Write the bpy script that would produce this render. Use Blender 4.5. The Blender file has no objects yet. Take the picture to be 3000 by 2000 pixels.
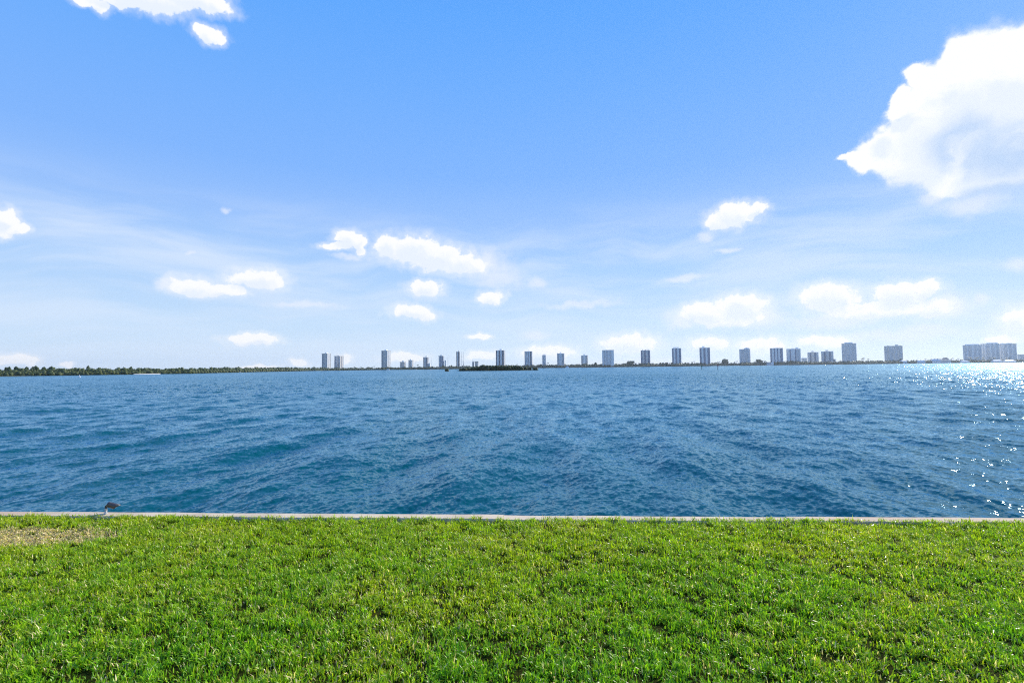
import bpy, bmesh, math, random
import numpy as np
from mathutils import Vector, Matrix, noise as mnoise

R = math.radians
random.seed(7)
rng = np.random.default_rng(7)
C = bpy.context.scene.collection
sc = bpy.context.scene

# ------------------------------------------------------------------ camera
F_PX = 1500.0                      # focal length in pixels of the 3000 px wide frame
CAM_Z = 2.6
PITCH = math.atan(77.0 / F_PX)
ROLL = math.atan(0.0118)
fwd = Vector((0, math.cos(PITCH), math.sin(PITCH)))
r0 = Vector((1, 0, 0)); u0 = Vector((0, -math.sin(PITCH), math.cos(PITCH)))
right = r0 * math.cos(ROLL) - u0 * math.sin(ROLL)
up = u0 * math.cos(ROLL) + r0 * math.sin(ROLL)
cam_d = bpy.data.cameras.new("camera")
cam = bpy.data.objects.new("camera", cam_d); C.objects.link(cam)
m = Matrix((right, up, -fwd)).transposed().to_4x4()
m.translation = (0, 0, CAM_Z)
cam.matrix_world = m
cam_d.sensor_width = 36.0
cam_d.lens = 36.0 * F_PX / 3000.0
cam_d.clip_start = 0.05
cam_d.clip_end = 60000
sc.camera = cam

def ray(px, py):
    return fwd * F_PX + right * (px - 1500) - up * (py - 1000)
def at(px, py, Y):
    """the world point seen at a pixel of the 3000 x 2000 frame, Y metres ahead"""
    d = ray(px, py); return Vector((0, 0, CAM_Z)) + d * (Y / d.y)
def on_z(px, py, z):
    d = ray(px, py); return Vector((0, 0, CAM_Z)) + d * ((z - CAM_Z) / d.z)
def azel(px, py):
    d = ray(px, py).normalized(); return math.atan2(d.x, d.y), math.asin(d.z)
def proj_x(X, Y, Z=2.0):
    v = Vector((X, Y, Z - CAM_Z)); return 1500 + F_PX * v.dot(right) / v.dot(fwd)
def xz(px, Y):
    return at(px, 1077 - 0.0118 * (px - 1500), Y).x

# ------------------------------------------------------------------ sun, sky, exposure
SUN_AZ, SUN_EL = R(48.5), R(30)
SUN_STRENGTH = 5.0
SKY_STRENGTH = 0.15
sun_dir = Vector((math.sin(SUN_AZ) * math.cos(SUN_EL), math.cos(SUN_AZ) * math.cos(SUN_EL), math.sin(SUN_EL)))
sl = bpy.data.lights.new("sun", 'SUN'); sl.energy = SUN_STRENGTH; sl.angle = R(0.53); sl.color = (1.0, 0.95, 0.87)
so = bpy.data.objects.new("sun", sl); C.objects.link(so)
so.rotation_euler = sun_dir.to_track_quat('Z', 'Y').to_euler()

sc.view_settings.view_transform = 'Standard'
sc.view_settings.look = 'None'
sc.view_settings.exposure = 0.35
sc.view_settings.gamma = 1.0
sc.view_settings.use_curve_mapping = False
sc.cycles.use_denoising = False
sc.cycles.filter_width = 1.15
sc.cycles.max_bounces = 8
sc.cycles.sample_clamp_indirect = 6.0
sc.cycles.caustics_reflective = False
sc.cycles.caustics_refractive = False
sc.cycles.volume_bounces = 0

# clouds: (x, y, rx, ry) as they lie over the far shore, in 2352 px frame units, turned into azimuth and elevation
K = 3000.0 / 2352.0
CL_BIG = [(2340,150,120,100),(2235,185,110,112),(2165,260,100,82),(2310,310,175,132),(2120,330,110,80),(2030,345,66,50),
          (1972,368,36,36),(2230,390,160,58),(2440,270,160,190),(2065,238,34,34),(1945,350,30,10),(2200,120,50,38),(2120,180,40,36)]
CL_MID = [(190,2,32,10),(230,10,26,17),(330,-10,95,28),(450,-4,72,24),(500,6,24,17),(270,-4,60,16),(390,-2,60,18),(300,-6,50,24),
          (482,80,32,18),(458,68,16,9),(505,93,17,12),
          (16,500,26,20),(45,521,19,13),(15,530,18,14),
          (772,566,36,9),(800,548,30,16),(826,556,18,18),(832,576,10,10),
          (895,566,34,22),(950,575,62,30),(1000,592,62,28),(1056,606,50,21),(1090,612,30,14),
          (978,662,35,16),(1127,683,28,13),
          (445,656,52,18),(490,666,48,15),(588,641,60,19),(610,650,45,16),(540,672,30,11),
          (945,713,46,14),(980,722,24,12),
          (580,781,56,13),(552,777,28,11),
          (1690,492,54,24),(1738,477,22,13),(1650,508,30,17),
          (1700,705,58,26),(1615,716,54,18),(1665,735,85,14),
          (1905,684,70,28),(2070,672,68,22),(2130,660,36,16),(2010,712,130,16),(2140,705,44,22),
          (2345,735,46,28),
          (1445,790,60,21),(1260,810,56,14),(930,822,46,10),(1108,815,38,8),(1103,773,24,7),(790,825,18,9),(685,832,19,8),
          (40,826,48,12),(152,836,15,4),(1748,797,52,18),(1630,790,42,15),(1890,785,55,13),(590,843,40,5),(2305,782,40,8)]
CL_FAINT = [(385,650,34,16),(1120,605,60,38),(1150,640,60,25),(1235,650,26,14),(1620,545,26,12),(1672,575,28,6),(2190,700,60,30),(2255,690,24,16),
            (2120,755,60,14),(2340,605,40,18),(2340,765,90,26),(520,484,13,8),(440,581,14,5),(1560,735,40,25),(800,590,42,6),
            (1230,770,36,14),(1570,640,60,8),(2230,470,90,26),(2140,455,30,22),(1330,700,90,10),(700,700,80,8),
            (1760,730,60,30),(1900,740,110,18),(2060,770,180,18),(1500,835,200,14)]

world = bpy.data.worlds.new("World"); sc.world = world; world.use_nodes = True
wt = world.node_tree; wt.nodes.clear()
def wn(t, **kw):
    n = wt.nodes.new(t)
    for k, v in kw.items(): setattr(n, k, v)
    return n
def wmath(op, a, b=None, c=None, clamp=False):
    n = wn('ShaderNodeMath', operation=op); n.use_clamp = clamp
    for i, s in enumerate((a, b, c)):
        if s is None: continue
        if hasattr(s, 'is_linked') or hasattr(s, 'node'): wt.links.new(s, n.inputs[i])
        else: n.inputs[i].default_value = s
    return n.outputs[0]
def wramp(v, lo, hi, tmin=0.0, tmax=1.0):
    n = wn('ShaderNodeMapRange', interpolation_type='SMOOTHSTEP')
    wt.links.new(v, n.inputs['Value'])
    n.inputs['From Min'].default_value = lo; n.inputs['From Max'].default_value = hi
    n.inputs['To Min'].default_value = tmin; n.inputs['To Max'].default_value = tmax
    return n.outputs['Result']
sky = wn('ShaderNodeTexSky', sky_type='NISHITA', sun_disc=False)
sky.sun_elevation = SUN_EL; sky.sun_rotation = SUN_AZ
sky.altitude = 0; sky.air_density = 1.0; sky.dust_density = 0.35; sky.ozone_density = 2.6
tc = wn('ShaderNodeTexCoord')
sep = wn('ShaderNodeSeparateXYZ'); wt.links.new(tc.outputs['Generated'], sep.inputs[0])
az_s = wmath('ARCTAN2', sep.outputs[0], sep.outputs[1])
el_s = wmath('ARCSINE', sep.outputs[2])
cmb = wn('ShaderNodeCombineXYZ'); wt.links.new(az_s, cmb.inputs[0]); wt.links.new(el_s, cmb.inputs[1])
P0 = cmb.outputs[0]
def wnoise(scale, detail, rough=0.55, vec=P0, out='Fac', stretch=None):
    if stretch:
        mp = wn('ShaderNodeMapping'); wt.links.new(vec, mp.inputs[0]); mp.inputs['Scale'].default_value = stretch
        mp.inputs['Rotation'].default_value = (0, 0, 0)
        vec = mp.outputs[0]
    n = wn('ShaderNodeTexNoise'); wt.links.new(vec, n.inputs['Vector'])
    n.inputs['Scale'].default_value = scale; n.inputs['Detail'].default_value = detail; n.inputs['Roughness'].default_value = rough
    return n.outputs[out]
def warp(scale, amp, detail=3):
    col = wnoise(scale, detail, out='Color')
    a = wn('ShaderNodeVectorMath', operation='SUBTRACT'); wt.links.new(col, a.inputs[0]); a.inputs[1].default_value = (0.5, 0.5, 0.5)
    b = wn('ShaderNodeVectorMath', operation='MULTIPLY_ADD'); wt.links.new(a.outputs[0], b.inputs[0])
    b.inputs[1].default_value = (amp, amp, 0); wt.links.new(P0, b.inputs[2])
    return b.outputs[0]
CL_MID = [(x, y, rx * 1.08, ry * 1.14) for x, y, rx, ry in CL_MID]
def field(blobs, vec, k):
    prev = None
    for (x, y, rx, ry) in blobs:
        a0, e0 = azel(x * K, y * K)
        a1, _ = azel((x + rx) * K, y * K); _, e1 = azel(x * K, (y - ry) * K)
        sx, sy = 1 / max(1e-4, abs(a1 - a0)), 1 / max(1e-4, abs(e1 - e0))
        n = wn('ShaderNodeVectorMath', operation='MULTIPLY_ADD'); wt.links.new(vec, n.inputs[0])
        n.inputs[1].default_value = (sx, sy, 0); n.inputs[2].default_value = (-a0 * sx, -e0 * sy, 0)
        l = wn('ShaderNodeVectorMath', operation='LENGTH'); wt.links.new(n.outputs[0], l.inputs[0])
        d = l.outputs['Value']
        prev = d if prev is None else wmath('SMOOTH_MIN', prev, d, k)
    return prev
wp_big = warp(15, 0.075, 6); wp_mid = warp(30, 0.026, 5)
nb = wnoise(22, 8, 0.62); nm = wnoise(58, 6, 0.62)
d_big = field(CL_BIG, wp_big, 0.38)
d_mid = field(CL_MID, wp_mid, 0.26)
d_fnt = field(CL_FAINT, wp_mid, 0.30)
d_bigN = wmath('MULTIPLY_ADD', wmath('SUBTRACT', nb, 0.5), 0.85, d_big)
d_midN = wmath('MULTIPLY_ADD', wmath('SUBTRACT', nm, 0.5), 1.1, d_mid)
d_fntN = wmath('MULTIPLY_ADD', wmath('SUBTRACT', nm, 0.5), 1.0, d_fnt)
c_big = wmath('MAXIMUM', wramp(d_bigN, 1.18, 0.84), wramp(d_bigN, 1.32, 0.85, 0, 0.45)); c_mid = wmath('MAXIMUM', wramp(d_midN, 1.14, 0.80), wramp(d_midN, 1.75, 0.7, 0, 0.5)); c_fnt = wramp(d_fntN, 1.4, 0.2, 0, 0.6)
# thin high veil: long soft bands, stronger towards the horizon
veil_n = wnoise(3.0, 5, 0.55, stretch=(1.0, 6.5, 1.0), vec=warp(3, 0.12, 2))
veil_e = wmath('MULTIPLY', wramp(el_s, 0.33, 0.20), wramp(el_s, -0.02, 0.12, 0.55, 1.0))
veil = wmath('MULTIPLY', wramp(veil_n, 0.36, 0.66), wmath('MULTIPLY', veil_e, 0.52))
# one long faint streak sinking from left to right
st = wn('ShaderNodeVectorMath', operation='MULTIPLY_ADD'); wt.links.new(warp(7, 0.05, 3), st.inputs[0])
a0, e0 = azel(380, 690); a1, e1 = azel(0, 545); a2, e2 = azel(800, 738)
slope = (e2 - e1) / (a2 - a1)
sp2 = wn('ShaderNodeSeparateXYZ'); wt.links.new(warp(5, 0.03, 3), sp2.inputs[0])
line = wmath('SUBTRACT', sp2.outputs[1], wmath('MULTIPLY_ADD', wmath('SUBTRACT', sp2.outputs[0], a0), slope, e0))
streak = wmath('MULTIPLY', wramp(wmath('ABSOLUTE', line), 0.045, 0.0, 0, 0.20), wramp(wmath('ABSOLUTE', wmath('SUBTRACT', az_s, a0)), 0.36, 0.1))
def mixc(f, a, b):
    n = wn('ShaderNodeMix', data_type='RGBA')
    wt.links.new(f, n.inputs[0])
    for s, i in ((a, 6), (b, 7)):
        if isinstance(s, tuple): n.inputs[i].default_value = s
        else: wt.links.new(s, n.inputs[i])
    return n.outputs[2]
E = 1.0 / (SKY_STRENGTH * 2 ** 0.35)      # what shows as white at this exposure
hs = wn('ShaderNodeHueSaturation'); hs.inputs['Saturation'].default_value = 1.22; hs.inputs['Value'].default_value = 1.0
wt.links.new(sky.outputs[0], hs.inputs['Color'])
gr = wn('ShaderNodeValToRGB'); el_r = gr.color_ramp.elements
wt.links.new(wmath('MULTIPLY', el_s, 1.0 / 1.0), gr.inputs[0])
stops = [(0.0, (0.69, 0.82, 0.98)), (0.085, (0.57, 0.755, 0.985)), (0.18, (0.41, 0.64, 0.99)), (0.275, (0.32, 0.545, 0.99)), (0.36, (0.225, 0.475, 1.0)), (0.50, (0.165, 0.435, 1.0)), (0.62, (0.12, 0.40, 1.0)), (1.0, (0.05, 0.24, 0.85))]
el_r[0].position = stops[0][0]; el_r[0].color = (*stops[0][1], 1); el_r[1].position = stops[-1][0]; el_r[1].color = (*stops[-1][1], 1)
for p_, c_ in stops[1:-1]:
    e_ = el_r.new(p_); e_.color = (*c_, 1)
gE = wn('ShaderNodeVectorMath', operation='SCALE'); wt.links.new(gr.outputs[0], gE.inputs[0]); gE.inputs['Scale'].default_value = E
fN = wn('ShaderNodeValue'); fN.outputs[0].default_value = 0.035
col = mixc(fN.outputs[0], gE.outputs[0], hs.outputs[0])
col = mixc(wmath('ADD', veil, streak, clamp=True), col, (0.76 * E, 0.86 * E, 1.02 * E, 1))
# cloud light: white heads, blue-grey bellies
nsh = wnoise(16, 5, 0.6, vec=wp_big); nsh2 = wnoise(60, 4, 0.6, vec=wp_mid)
def shifted(vec, dx, dy):
    n = wn('ShaderNodeVectorMath', operation='ADD'); wt.links.new(vec, n.inputs[0]); n.inputs[1].default_value = (dx, dy, 0); return n.outputs[0]
up_big = field(CL_BIG, shifted(wp_big, 0.02, 0.055), 0.38); up_mid = field(CL_MID, shifted(wp_mid, 0.004, 0.013), 0.26)
bell = field([(2370,335,130,40),(2215,345,60,40),(2330,440,150,22)], wp_big, 0.3)
sh_b = wmath('MULTIPLY', wramp(wmath('MULTIPLY_ADD', wmath('SUBTRACT', nsh, 0.5), 1.2, up_big), 1.0, 0.35), wramp(bell, 2.3, 0.5, 0.35, 1.0))
shade_b = mixc(sh_b, (1.0 * E, 1.02 * E, 1.06 * E, 1), (0.54 * E, 0.70 * E, 0.96 * E, 1))
sh_m = wramp(wmath('MULTIPLY_ADD', wmath('SUBTRACT', nsh2, 0.5), 1.2, up_mid), 1.1, 0.3, 0, 0.55)
shade_m = mixc(sh_m, (1.0 * E, 1.01 * E, 1.03 * E, 1), (0.70 * E, 0.82 * E, 1.0 * E, 1))
col = mixc(c_fnt, col, (0.85 * E, 0.90 * E, 1.03 * E, 1))
col = mixc(c_mid, col, shade_m)
col = mixc(c_big, col, shade_b)
bg = wn('ShaderNodeBackground'); bg.inputs['Strength'].default_value = SKY_STRENGTH
wt.links.new(col, bg.inputs['Color'])
wo = wn('ShaderNodeOutputWorld'); wt.links.new(bg.outputs[0], wo.inputs[0])

# ------------------------------------------------------------------ helpers
def tag(o, label=None, cat=None, group=None, kind=None):
    if label: o['label'] = label
    if cat: o['category'] = cat
    if group: o['group'] = group
    if kind: o['kind'] = kind
    return o
def empty(name, loc, rz=0.0):
    o = bpy.data.objects.new(name, None); C.objects.link(o); o.location = loc; o.rotation_euler = (0, 0, rz)
    o.empty_display_size = 0.2
    return o
def mesh_np(name, verts, faces_flat, loop_tot, mat, parent=None, smooth=False, attrs=None):
    me = bpy.data.meshes.new(name)
    verts = np.asarray(verts, dtype=np.float32)
    faces_flat = np.asarray(faces_flat, dtype=np.int32).ravel()
    loop_tot = np.asarray(loop_tot, dtype=np.int32)
    me.vertices.add(len(verts)); me.vertices.foreach_set('co', verts.ravel())
    me.loops.add(len(faces_flat)); me.loops.foreach_set('vertex_index', faces_flat)
    me.polygons.add(len(loop_tot))
    me.polygons.foreach_set('loop_start', np.concatenate(([0], np.cumsum(loop_tot)[:-1])).astype(np.int32))
    me.polygons.foreach_set('loop_total', loop_tot)
    if smooth: me.polygons.foreach_set('use_smooth', np.ones(len(loop_tot), dtype=bool))
    if attrs:
        for an, av in attrs.items():
            a = me.color_attributes.new(an, 'FLOAT_COLOR', 'POINT')
            a.data.foreach_set('color', np.asarray(av, dtype=np.float32).ravel())
    me.update(calc_edges=True)
    if mat: me.materials.append(mat)
    o = bpy.data.objects.new(name, me); C.objects.link(o)
    if parent: o.parent = parent
    return o
class MB:
    """collects boxes and tubes, builds them as one mesh object"""
    def __init__(s): s.v = []; s.f = []
    def box(s, x0, x1, y0, y1, z0, z1):
        b = len(s.v)
        s.v += [(x0,y0,z0),(x1,y0,z0),(x1,y1,z0),(x0,y1,z0),(x0,y0,z1),(x1,y0,z1),(x1,y1,z1),(x0,y1,z1)]
        s.f += [tuple(b + i for i in q) for q in ((0,3,2,1),(4,5,6,7),(0,1,5,4),(1,2,6,5),(2,3,7,6),(3,0,4,7))]
    def prism(s, pts, z0, z1):
        b = len(s.v); n = len(pts)
        s.v += [(x, y, z0) for x, y in pts] + [(x, y, z1) for x, y in pts]
        s.f += [tuple(b + i for i in reversed(range(n))), tuple(b + n + i for i in range(n))]
        s.f += [(b + i, b + (i + 1) % n, b + n + (i + 1) % n, b + n + i) for i in range(n)]
    def poly(s, vs, fs):
        b = len(s.v); s.v += list(vs); s.f += [tuple(b + i for i in f) for f in fs]
    def tube(s, pts, rad, n=8, cap=True):
        b = len(s.v); pts = [Vector(p) for p in pts]
        if not hasattr(rad, '__len__'): rad = [rad] * len(pts)
        for i, p in enumerate(pts):
            d = (pts[min(i + 1, len(pts) - 1)] - pts[max(i - 1, 0)]).normalized()
            a = d.cross(Vector((0.0, 0.0, 1.0)))
            if a.length < 1e-3: a = Vector((1, 0, 0))
            a.normalize(); c = a.cross(d)
            for k in range(n):
                t = 2 * math.pi * k / n
                s.v.append(tuple(p + (a * math.cos(t) + c * math.sin(t)) * rad[i]))
        for i in range(len(pts) - 1):
            for k in range(n):
                s.f.append((b + i*n + k, b + i*n + (k+1) % n, b + (i+1)*n + (k+1) % n, b + (i+1)*n + k))
        if cap:
            s.f.append(tuple(b + k for k in reversed(range(n)))); s.f.append(tuple(b + (len(pts)-1)*n + k for k in range(n)))
    def build(s, name, mat, parent=None, smooth=False):
        me = bpy.data.meshes.new(name); me.from_pydata(s.v, [], s.f)
        if smooth:
            for p in me.polygons: p.use_smooth = True
        me.materials.append(mat); me.update()
        o = bpy.data.objects.new(name, me); C.objects.link(o)
        if parent: o.parent = parent
        return o

def mat_new(name):
    mt = bpy.data.materials.new(name); mt.use_nodes = True
    nt = mt.node_tree
    return mt, nt, nt.nodes['Principled BSDF']
def mat_noise(name, c1, c2, rough=0.7, scale=1.0, bump=0.0, coord='Object', bscale=None, spec=0.5, detail=5, stretch=(1, 1, 1)):
    mt, nt, b = mat_new(name)
    t = nt.nodes.new('ShaderNodeTexCoord'); mp = nt.nodes.new('ShaderNodeMapping')
    nt.links.new(t.outputs[coord], mp.inputs[0]); mp.inputs['Scale'].default_value = stretch
    n = nt.nodes.new('ShaderNodeTexNoise'); n.inputs['Scale'].default_value = scale; n.inputs['Detail'].default_value = detail
    nt.links.new(mp.outputs[0], n.inputs['Vector'])
    rp = nt.nodes.new('ShaderNodeValToRGB'); rp.color_ramp.elements[0].position = 0.35; rp.color_ramp.elements[1].position = 0.65
    rp.color_ramp.elements[0].color = (*c1, 1); rp.color_ramp.elements[1].color = (*c2, 1)
    nt.links.new(n.outputs['Fac'], rp.inputs[0]); nt.links.new(rp.outputs[0], b.inputs['Base Color'])
    b.inputs['Roughness'].default_value = rough; b.inputs['Specular IOR Level'].default_value = spec
    if bump:
        n2 = nt.nodes.new('ShaderNodeTexNoise'); n2.inputs['Scale'].default_value = bscale or scale * 6; n2.inputs['Detail'].default_value = 6
        nt.links.new(mp.outputs[0], n2.inputs['Vector'])
        bu = nt.nodes.new('ShaderNodeBump'); bu.inputs['Strength'].default_value = 0.6; bu.inputs['Distance'].default_value = bump
        nt.links.new(n2.outputs['Fac'], bu.inputs['Height']); nt.links.new(bu.outputs[0], b.inputs['Normal'])
    return mt
def mat_attr_leaf(name, trans=0.4, rough=0.5, spec=0.35):
    mt, nt, b = mat_new(name)
    a = nt.nodes.new('ShaderNodeAttribute'); a.attribute_name = 'tint'
    nt.links.new(a.outputs['Color'], b.inputs['Base Color'])
    b.inputs['Roughness'].default_value = rough; b.inputs['Specular IOR Level'].default_value = spec
    tr = nt.nodes.new('ShaderNodeBsdfTranslucent')
    g = nt.nodes.new('ShaderNodeMix'); g.data_type = 'RGBA'; g.blend_type = 'MULTIPLY'; g.inputs[0].default_value = 1.0
    nt.links.new(a.outputs['Color'], g.inputs[6]); g.inputs[7].default_value = (1.15, 1.3, 0.55, 1)
    nt.links.new(g.outputs[2], tr.inputs['Color'])
    mx = nt.nodes.new('ShaderNodeMixShader'); mx.inputs[0].default_value = trans
    nt.links.new(b.outputs[0], mx.inputs[1]); nt.links.new(tr.outputs[0], mx.inputs[2])
    nt.links.new(mx.outputs[0], nt.nodes['Material Output'].inputs['Surface'])
    return mt

M_LEAF = mat_attr_leaf('leaf_mix', 0.30, 0.6)
M_GRASS = mat_attr_leaf('grass_blades', 0.42, 0.33, 0.24)
M_TRUNK = mat_noise('bark', (0.12, 0.09, 0.06), (0.22, 0.18, 0.13), 0.9, 2.0, 0.02)
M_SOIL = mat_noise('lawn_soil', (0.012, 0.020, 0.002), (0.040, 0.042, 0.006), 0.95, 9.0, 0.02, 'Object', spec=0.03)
M_LAND = mat_noise('shore_ground', (0.07, 0.09, 0.03), (0.16, 0.15, 0.08), 0.95, 0.03, 0)
M_SAND = mat_noise('pale_sand', (0.55, 0.50, 0.42), (0.70, 0.66, 0.58), 0.95, 0.5, 0)
M_WHITE = mat_noise('tower_white', (0.83, 0.82, 0.80), (0.90, 0.89, 0.87), 0.7, 0.08)
M_BEIGE = mat_noise('tower_beige', (0.66, 0.61, 0.56), (0.76, 0.71, 0.66), 0.75, 0.08)
M_GREY = mat_noise('tower_grey', (0.58, 0.61, 0.64), (0.68, 0.71, 0.74), 0.75, 0.08)
M_SLAB = mat_noise('balcony_concrete', (0.76, 0.75, 0.73), (0.86, 0.85, 0.83), 0.7, 0.1)
M_GLASS = mat_noise('tower_glass', (0.01, 0.04, 0.085), (0.03, 0.07, 0.13), 0.3, 0.15, spec=0.4)
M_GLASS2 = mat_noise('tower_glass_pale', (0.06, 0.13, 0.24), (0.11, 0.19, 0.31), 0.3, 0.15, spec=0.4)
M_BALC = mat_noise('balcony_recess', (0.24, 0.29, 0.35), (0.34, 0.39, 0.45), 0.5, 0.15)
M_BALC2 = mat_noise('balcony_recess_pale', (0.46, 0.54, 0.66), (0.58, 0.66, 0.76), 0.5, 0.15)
M_ROOFW = mat_noise('roof_white', (0.72, 0.72, 0.71), (0.82, 0.81, 0.80), 0.6, 0.2)
M_ROOFT = mat_noise('roof_tan', (0.48, 0.38, 0.27), (0.60, 0.50, 0.38), 0.8, 0.3)
M_ROOFB = mat_noise('roof_brown', (0.16, 0.09, 0.08), (0.25, 0.15, 0.12), 0.8, 0.3)

def vnoise(x, y, s, seed):
    """smooth value noise, numpy"""
    xs = x / s; ys = y / s
    xi = np.floor(xs).astype(int); yi = np.floor(ys).astype(int)
    fx = xs - xi; fy = ys - yi; fx = fx * fx * (3 - 2 * fx); fy = fy * fy * (3 - 2 * fy)
    def h(a, b):
        v = np.sin(a * 127.1 + b * 311.7 + seed * 74.7) * 43758.5453
        return v - np.floor(v)
    return (h(xi, yi) * (1 - fx) + h(xi + 1, yi) * fx) * (1 - fy) + (h(xi, yi + 1) * (1 - fx) + h(xi + 1, yi + 1) * fx) * fy
# ------------------------------------------------------------------ water: one sheet out to the horizon, real waves
def build_water():
    az = np.concatenate([np.radians(np.arange(-88, -54, 1.0)), np.radians(np.arange(-54, 54.01, 0.085)), np.radians(np.arange(55, 88.1, 1.0))])
    rs = [5.2]
    while rs[-1] < 11: rs.append(rs[-1] + max(0.028, 0.0034 * rs[-1]))
    while rs[-1] < 60: rs.append(rs[-1] * 1.0034)
    while rs[-1] < 900: rs.append(rs[-1] * 1.0065)
    while rs[-1] < 42000: rs.append(rs[-1] * 1.12)
    rs = np.array(rs)
    A, RR = np.meshgrid(az, rs)
    X = (np.sin(A) * RR).astype(np.float32); Y = (np.cos(A) * RR).astype(np.float32)
    dr = np.gradient(rs).astype(np.float32)[:, None]
    sp = np.maximum(dr, (rs * math.radians(0.085)).astype(np.float32)[:, None])
    Z = np.zeros_like(X)
    g = np.random.default_rng(11)
    NW = 240
    lam = np.exp(math.log(0.10) + (math.log(4.2) - math.log(0.10)) * g.random(NW) ** 1.5)
    lam.sort(); 
    main = math.radians(168)      # waves run across the bay, crests nearly square to the wall
    rows = np.arange(len(rs))
    for L in lam:
        k = 2 * math.pi / L
        th = main + (g.normal(0, 0.46) if g.random() < 0.80 else g.uniform(-3.1, 3.1))
        slope = 0.0168 * (1.0 if L < 0.6 else (0.6 / L) ** 0.22)
        amp = slope / k
        fade = np.clip((L / sp - 2.2) / 2.0, 0, 1)
        nz = np.nonzero(fade[:, 0] > 0)[0]
        if len(nz) == 0: continue
        i1 = nz[-1] + 1
        ph = k * (X[:i1] * math.cos(th) + Y[:i1] * math.sin(th)) + g.uniform(0, 6.28)
        s = np.sin(ph + 0.25 * np.sin(ph))
        Z[:i1] += (amp * fade[:i1]) * s
    # unresolved chop further out: each facet keeps the tilt of the waves it stands for
    lost = np.clip((sp - 0.05) / 0.5, 0, 1)
    far = np.clip((rs[:, None] - 880) / 300, 0, 1)
    Z += (g.standard_normal(Z.shape).astype(np.float32)) * np.minimum(0.10 * dr, 0.035) * lost * (1 - far)
    # wind patches: the chop is stronger in some places
    for j in range(16):
        L = g.uniform(1.7, 5.2); k = 2 * math.pi / L; th = math.radians(172) + g.normal(0, 0.30)
        fade = np.clip((L / sp - 2.2) / 2.0, 0, 1)
        s_ = np.sin(k * (X * math.cos(th) + Y * math.sin(th)) + g.uniform(0, 6.28))
        Z += (0.027 / k) * fade * (s_ + 0.25 * s_ * s_) * (0.6 + 0.8 * vnoise(X, Y, 9.0, 40 + j))
    nr, na = X.shape
    V = np.stack([X.ravel(), Y.ravel(), Z.ravel()], 1)
    i = np.arange(nr - 1)[:, None] * na + np.arange(na - 1)[None, :]
    q = np.stack([i, i + 1, i + na + 1, i + na], -1).reshape(-1, 4)
    mt, nt, pb = mat_new('sea_water')
    nt.nodes.remove(pb)
    dif = nt.nodes.new('ShaderNodeBsdfDiffuse'); dif.inputs['Color'].default_value = (0.0, 0.060, 0.068, 1)
    b = nt.nodes.new('ShaderNodeBsdfGlossy'); b.inputs['Color'].default_value = (0.54, 0.80, 1.0, 1)
    fr = nt.nodes.new('ShaderNodeFresnel'); fr.inputs['IOR'].default_value = 1.33
    mxs = nt.nodes.new('ShaderNodeMixShader')
    nt.links.new(fr.outputs[0], mxs.inputs[0]); nt.links.new(dif.outputs[0], mxs.inputs[1]); nt.links.new(b.outputs[0], mxs.inputs[2])
    nt.links.new(mxs.outputs[0], nt.nodes['Material Output'].inputs['Surface'])
    b.inputs['Roughness'].default_value = 0.06
    t = nt.nodes.new('ShaderNodeTexCoord')
    def nz_(scale, detail, stretch, rot=0.0):
        mp = nt.nodes.new('ShaderNodeMapping'); nt.links.new(t.outputs['Object'], mp.inputs[0]); mp.inputs['Scale'].default_value = stretch
        mp.inputs['Rotation'].default_value = (0, 0, rot)
        n = nt.nodes.new('ShaderNodeTexNoise'); n.inputs['Scale'].default_value = scale; n.inputs['Detail'].default_value = detail
        n.inputs['Roughness'].default_value = 0.6
        nt.links.new(mp.outputs[0], n.inputs['Vector']); return n.outputs['Fac']
    # the chop that the sheet does not carry as shape: facet tilts, growing with distance from the sheltered wall
    at_ = nt.nodes.new('ShaderNodeAttribute'); at_.attribute_name = 'chop'
    spx = nt.nodes.new('ShaderNodeSeparateColor'); nt.links.new(at_.outputs['Color'], spx.inputs[0])
    def nzc(scale, detail, stretch):
        mp = nt.nodes.new('ShaderNodeMapping'); nt.links.new(t.outputs['Object'], mp.inputs[0]); mp.inputs['Scale'].default_value = stretch
        n = nt.nodes.new('ShaderNodeTexNoise'); n.inputs['Scale'].default_value = scale; n.inputs['Detail'].default_value = detail; n.inputs['Roughness'].default_value = 0.7
        nt.links.new(mp.outputs[0], n.inputs['Vector'])
        a = nt.nodes.new('ShaderNodeVectorMath'); a.operation = 'SUBTRACT'; nt.links.new(n.outputs['Color'], a.inputs[0]); a.inputs[1].default_value = (0.5, 0.5, 0.5)
        m_ = nt.nodes.new('ShaderNodeVectorMath'); m_.operation = 'MULTIPLY'; nt.links.new(a.outputs[0], m_.inputs[0]); m_.inputs[1].default_value = (1, 1, 0)
        return m_.outputs[0]
    v1 = nzc(0.9, 6, (1, 1, 1))
    sc_ = nt.nodes.new('ShaderNodeVectorMath'); sc_.operation = 'SCALE'; nt.links.new(v1, sc_.inputs[0]); nt.links.new(spx.outputs[0], sc_.inputs['Scale'])
    v2 = nzc(10.5, 2, (1.15, 0.95, 1))
    s2 = nt.nodes.new('ShaderNodeVectorMath'); s2.operation = 'SCALE'; nt.links.new(v2, s2.inputs[0]); s2.inputs['Scale'].default_value = 0.72
    gm = nt.nodes.new('ShaderNodeNewGeometry')
    ad = nt.nodes.new('ShaderNodeVectorMath'); ad.operation = 'ADD'; nt.links.new(gm.outputs['Normal'], ad.inputs[0]); nt.links.new(sc_.outputs[0], ad.inputs[1])
    ad2 = nt.nodes.new('ShaderNodeVectorMath'); ad2.operation = 'ADD'; nt.links.new(ad.outputs[0], ad2.inputs[0]); nt.links.new(s2.outputs[0], ad2.inputs[1])
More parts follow.
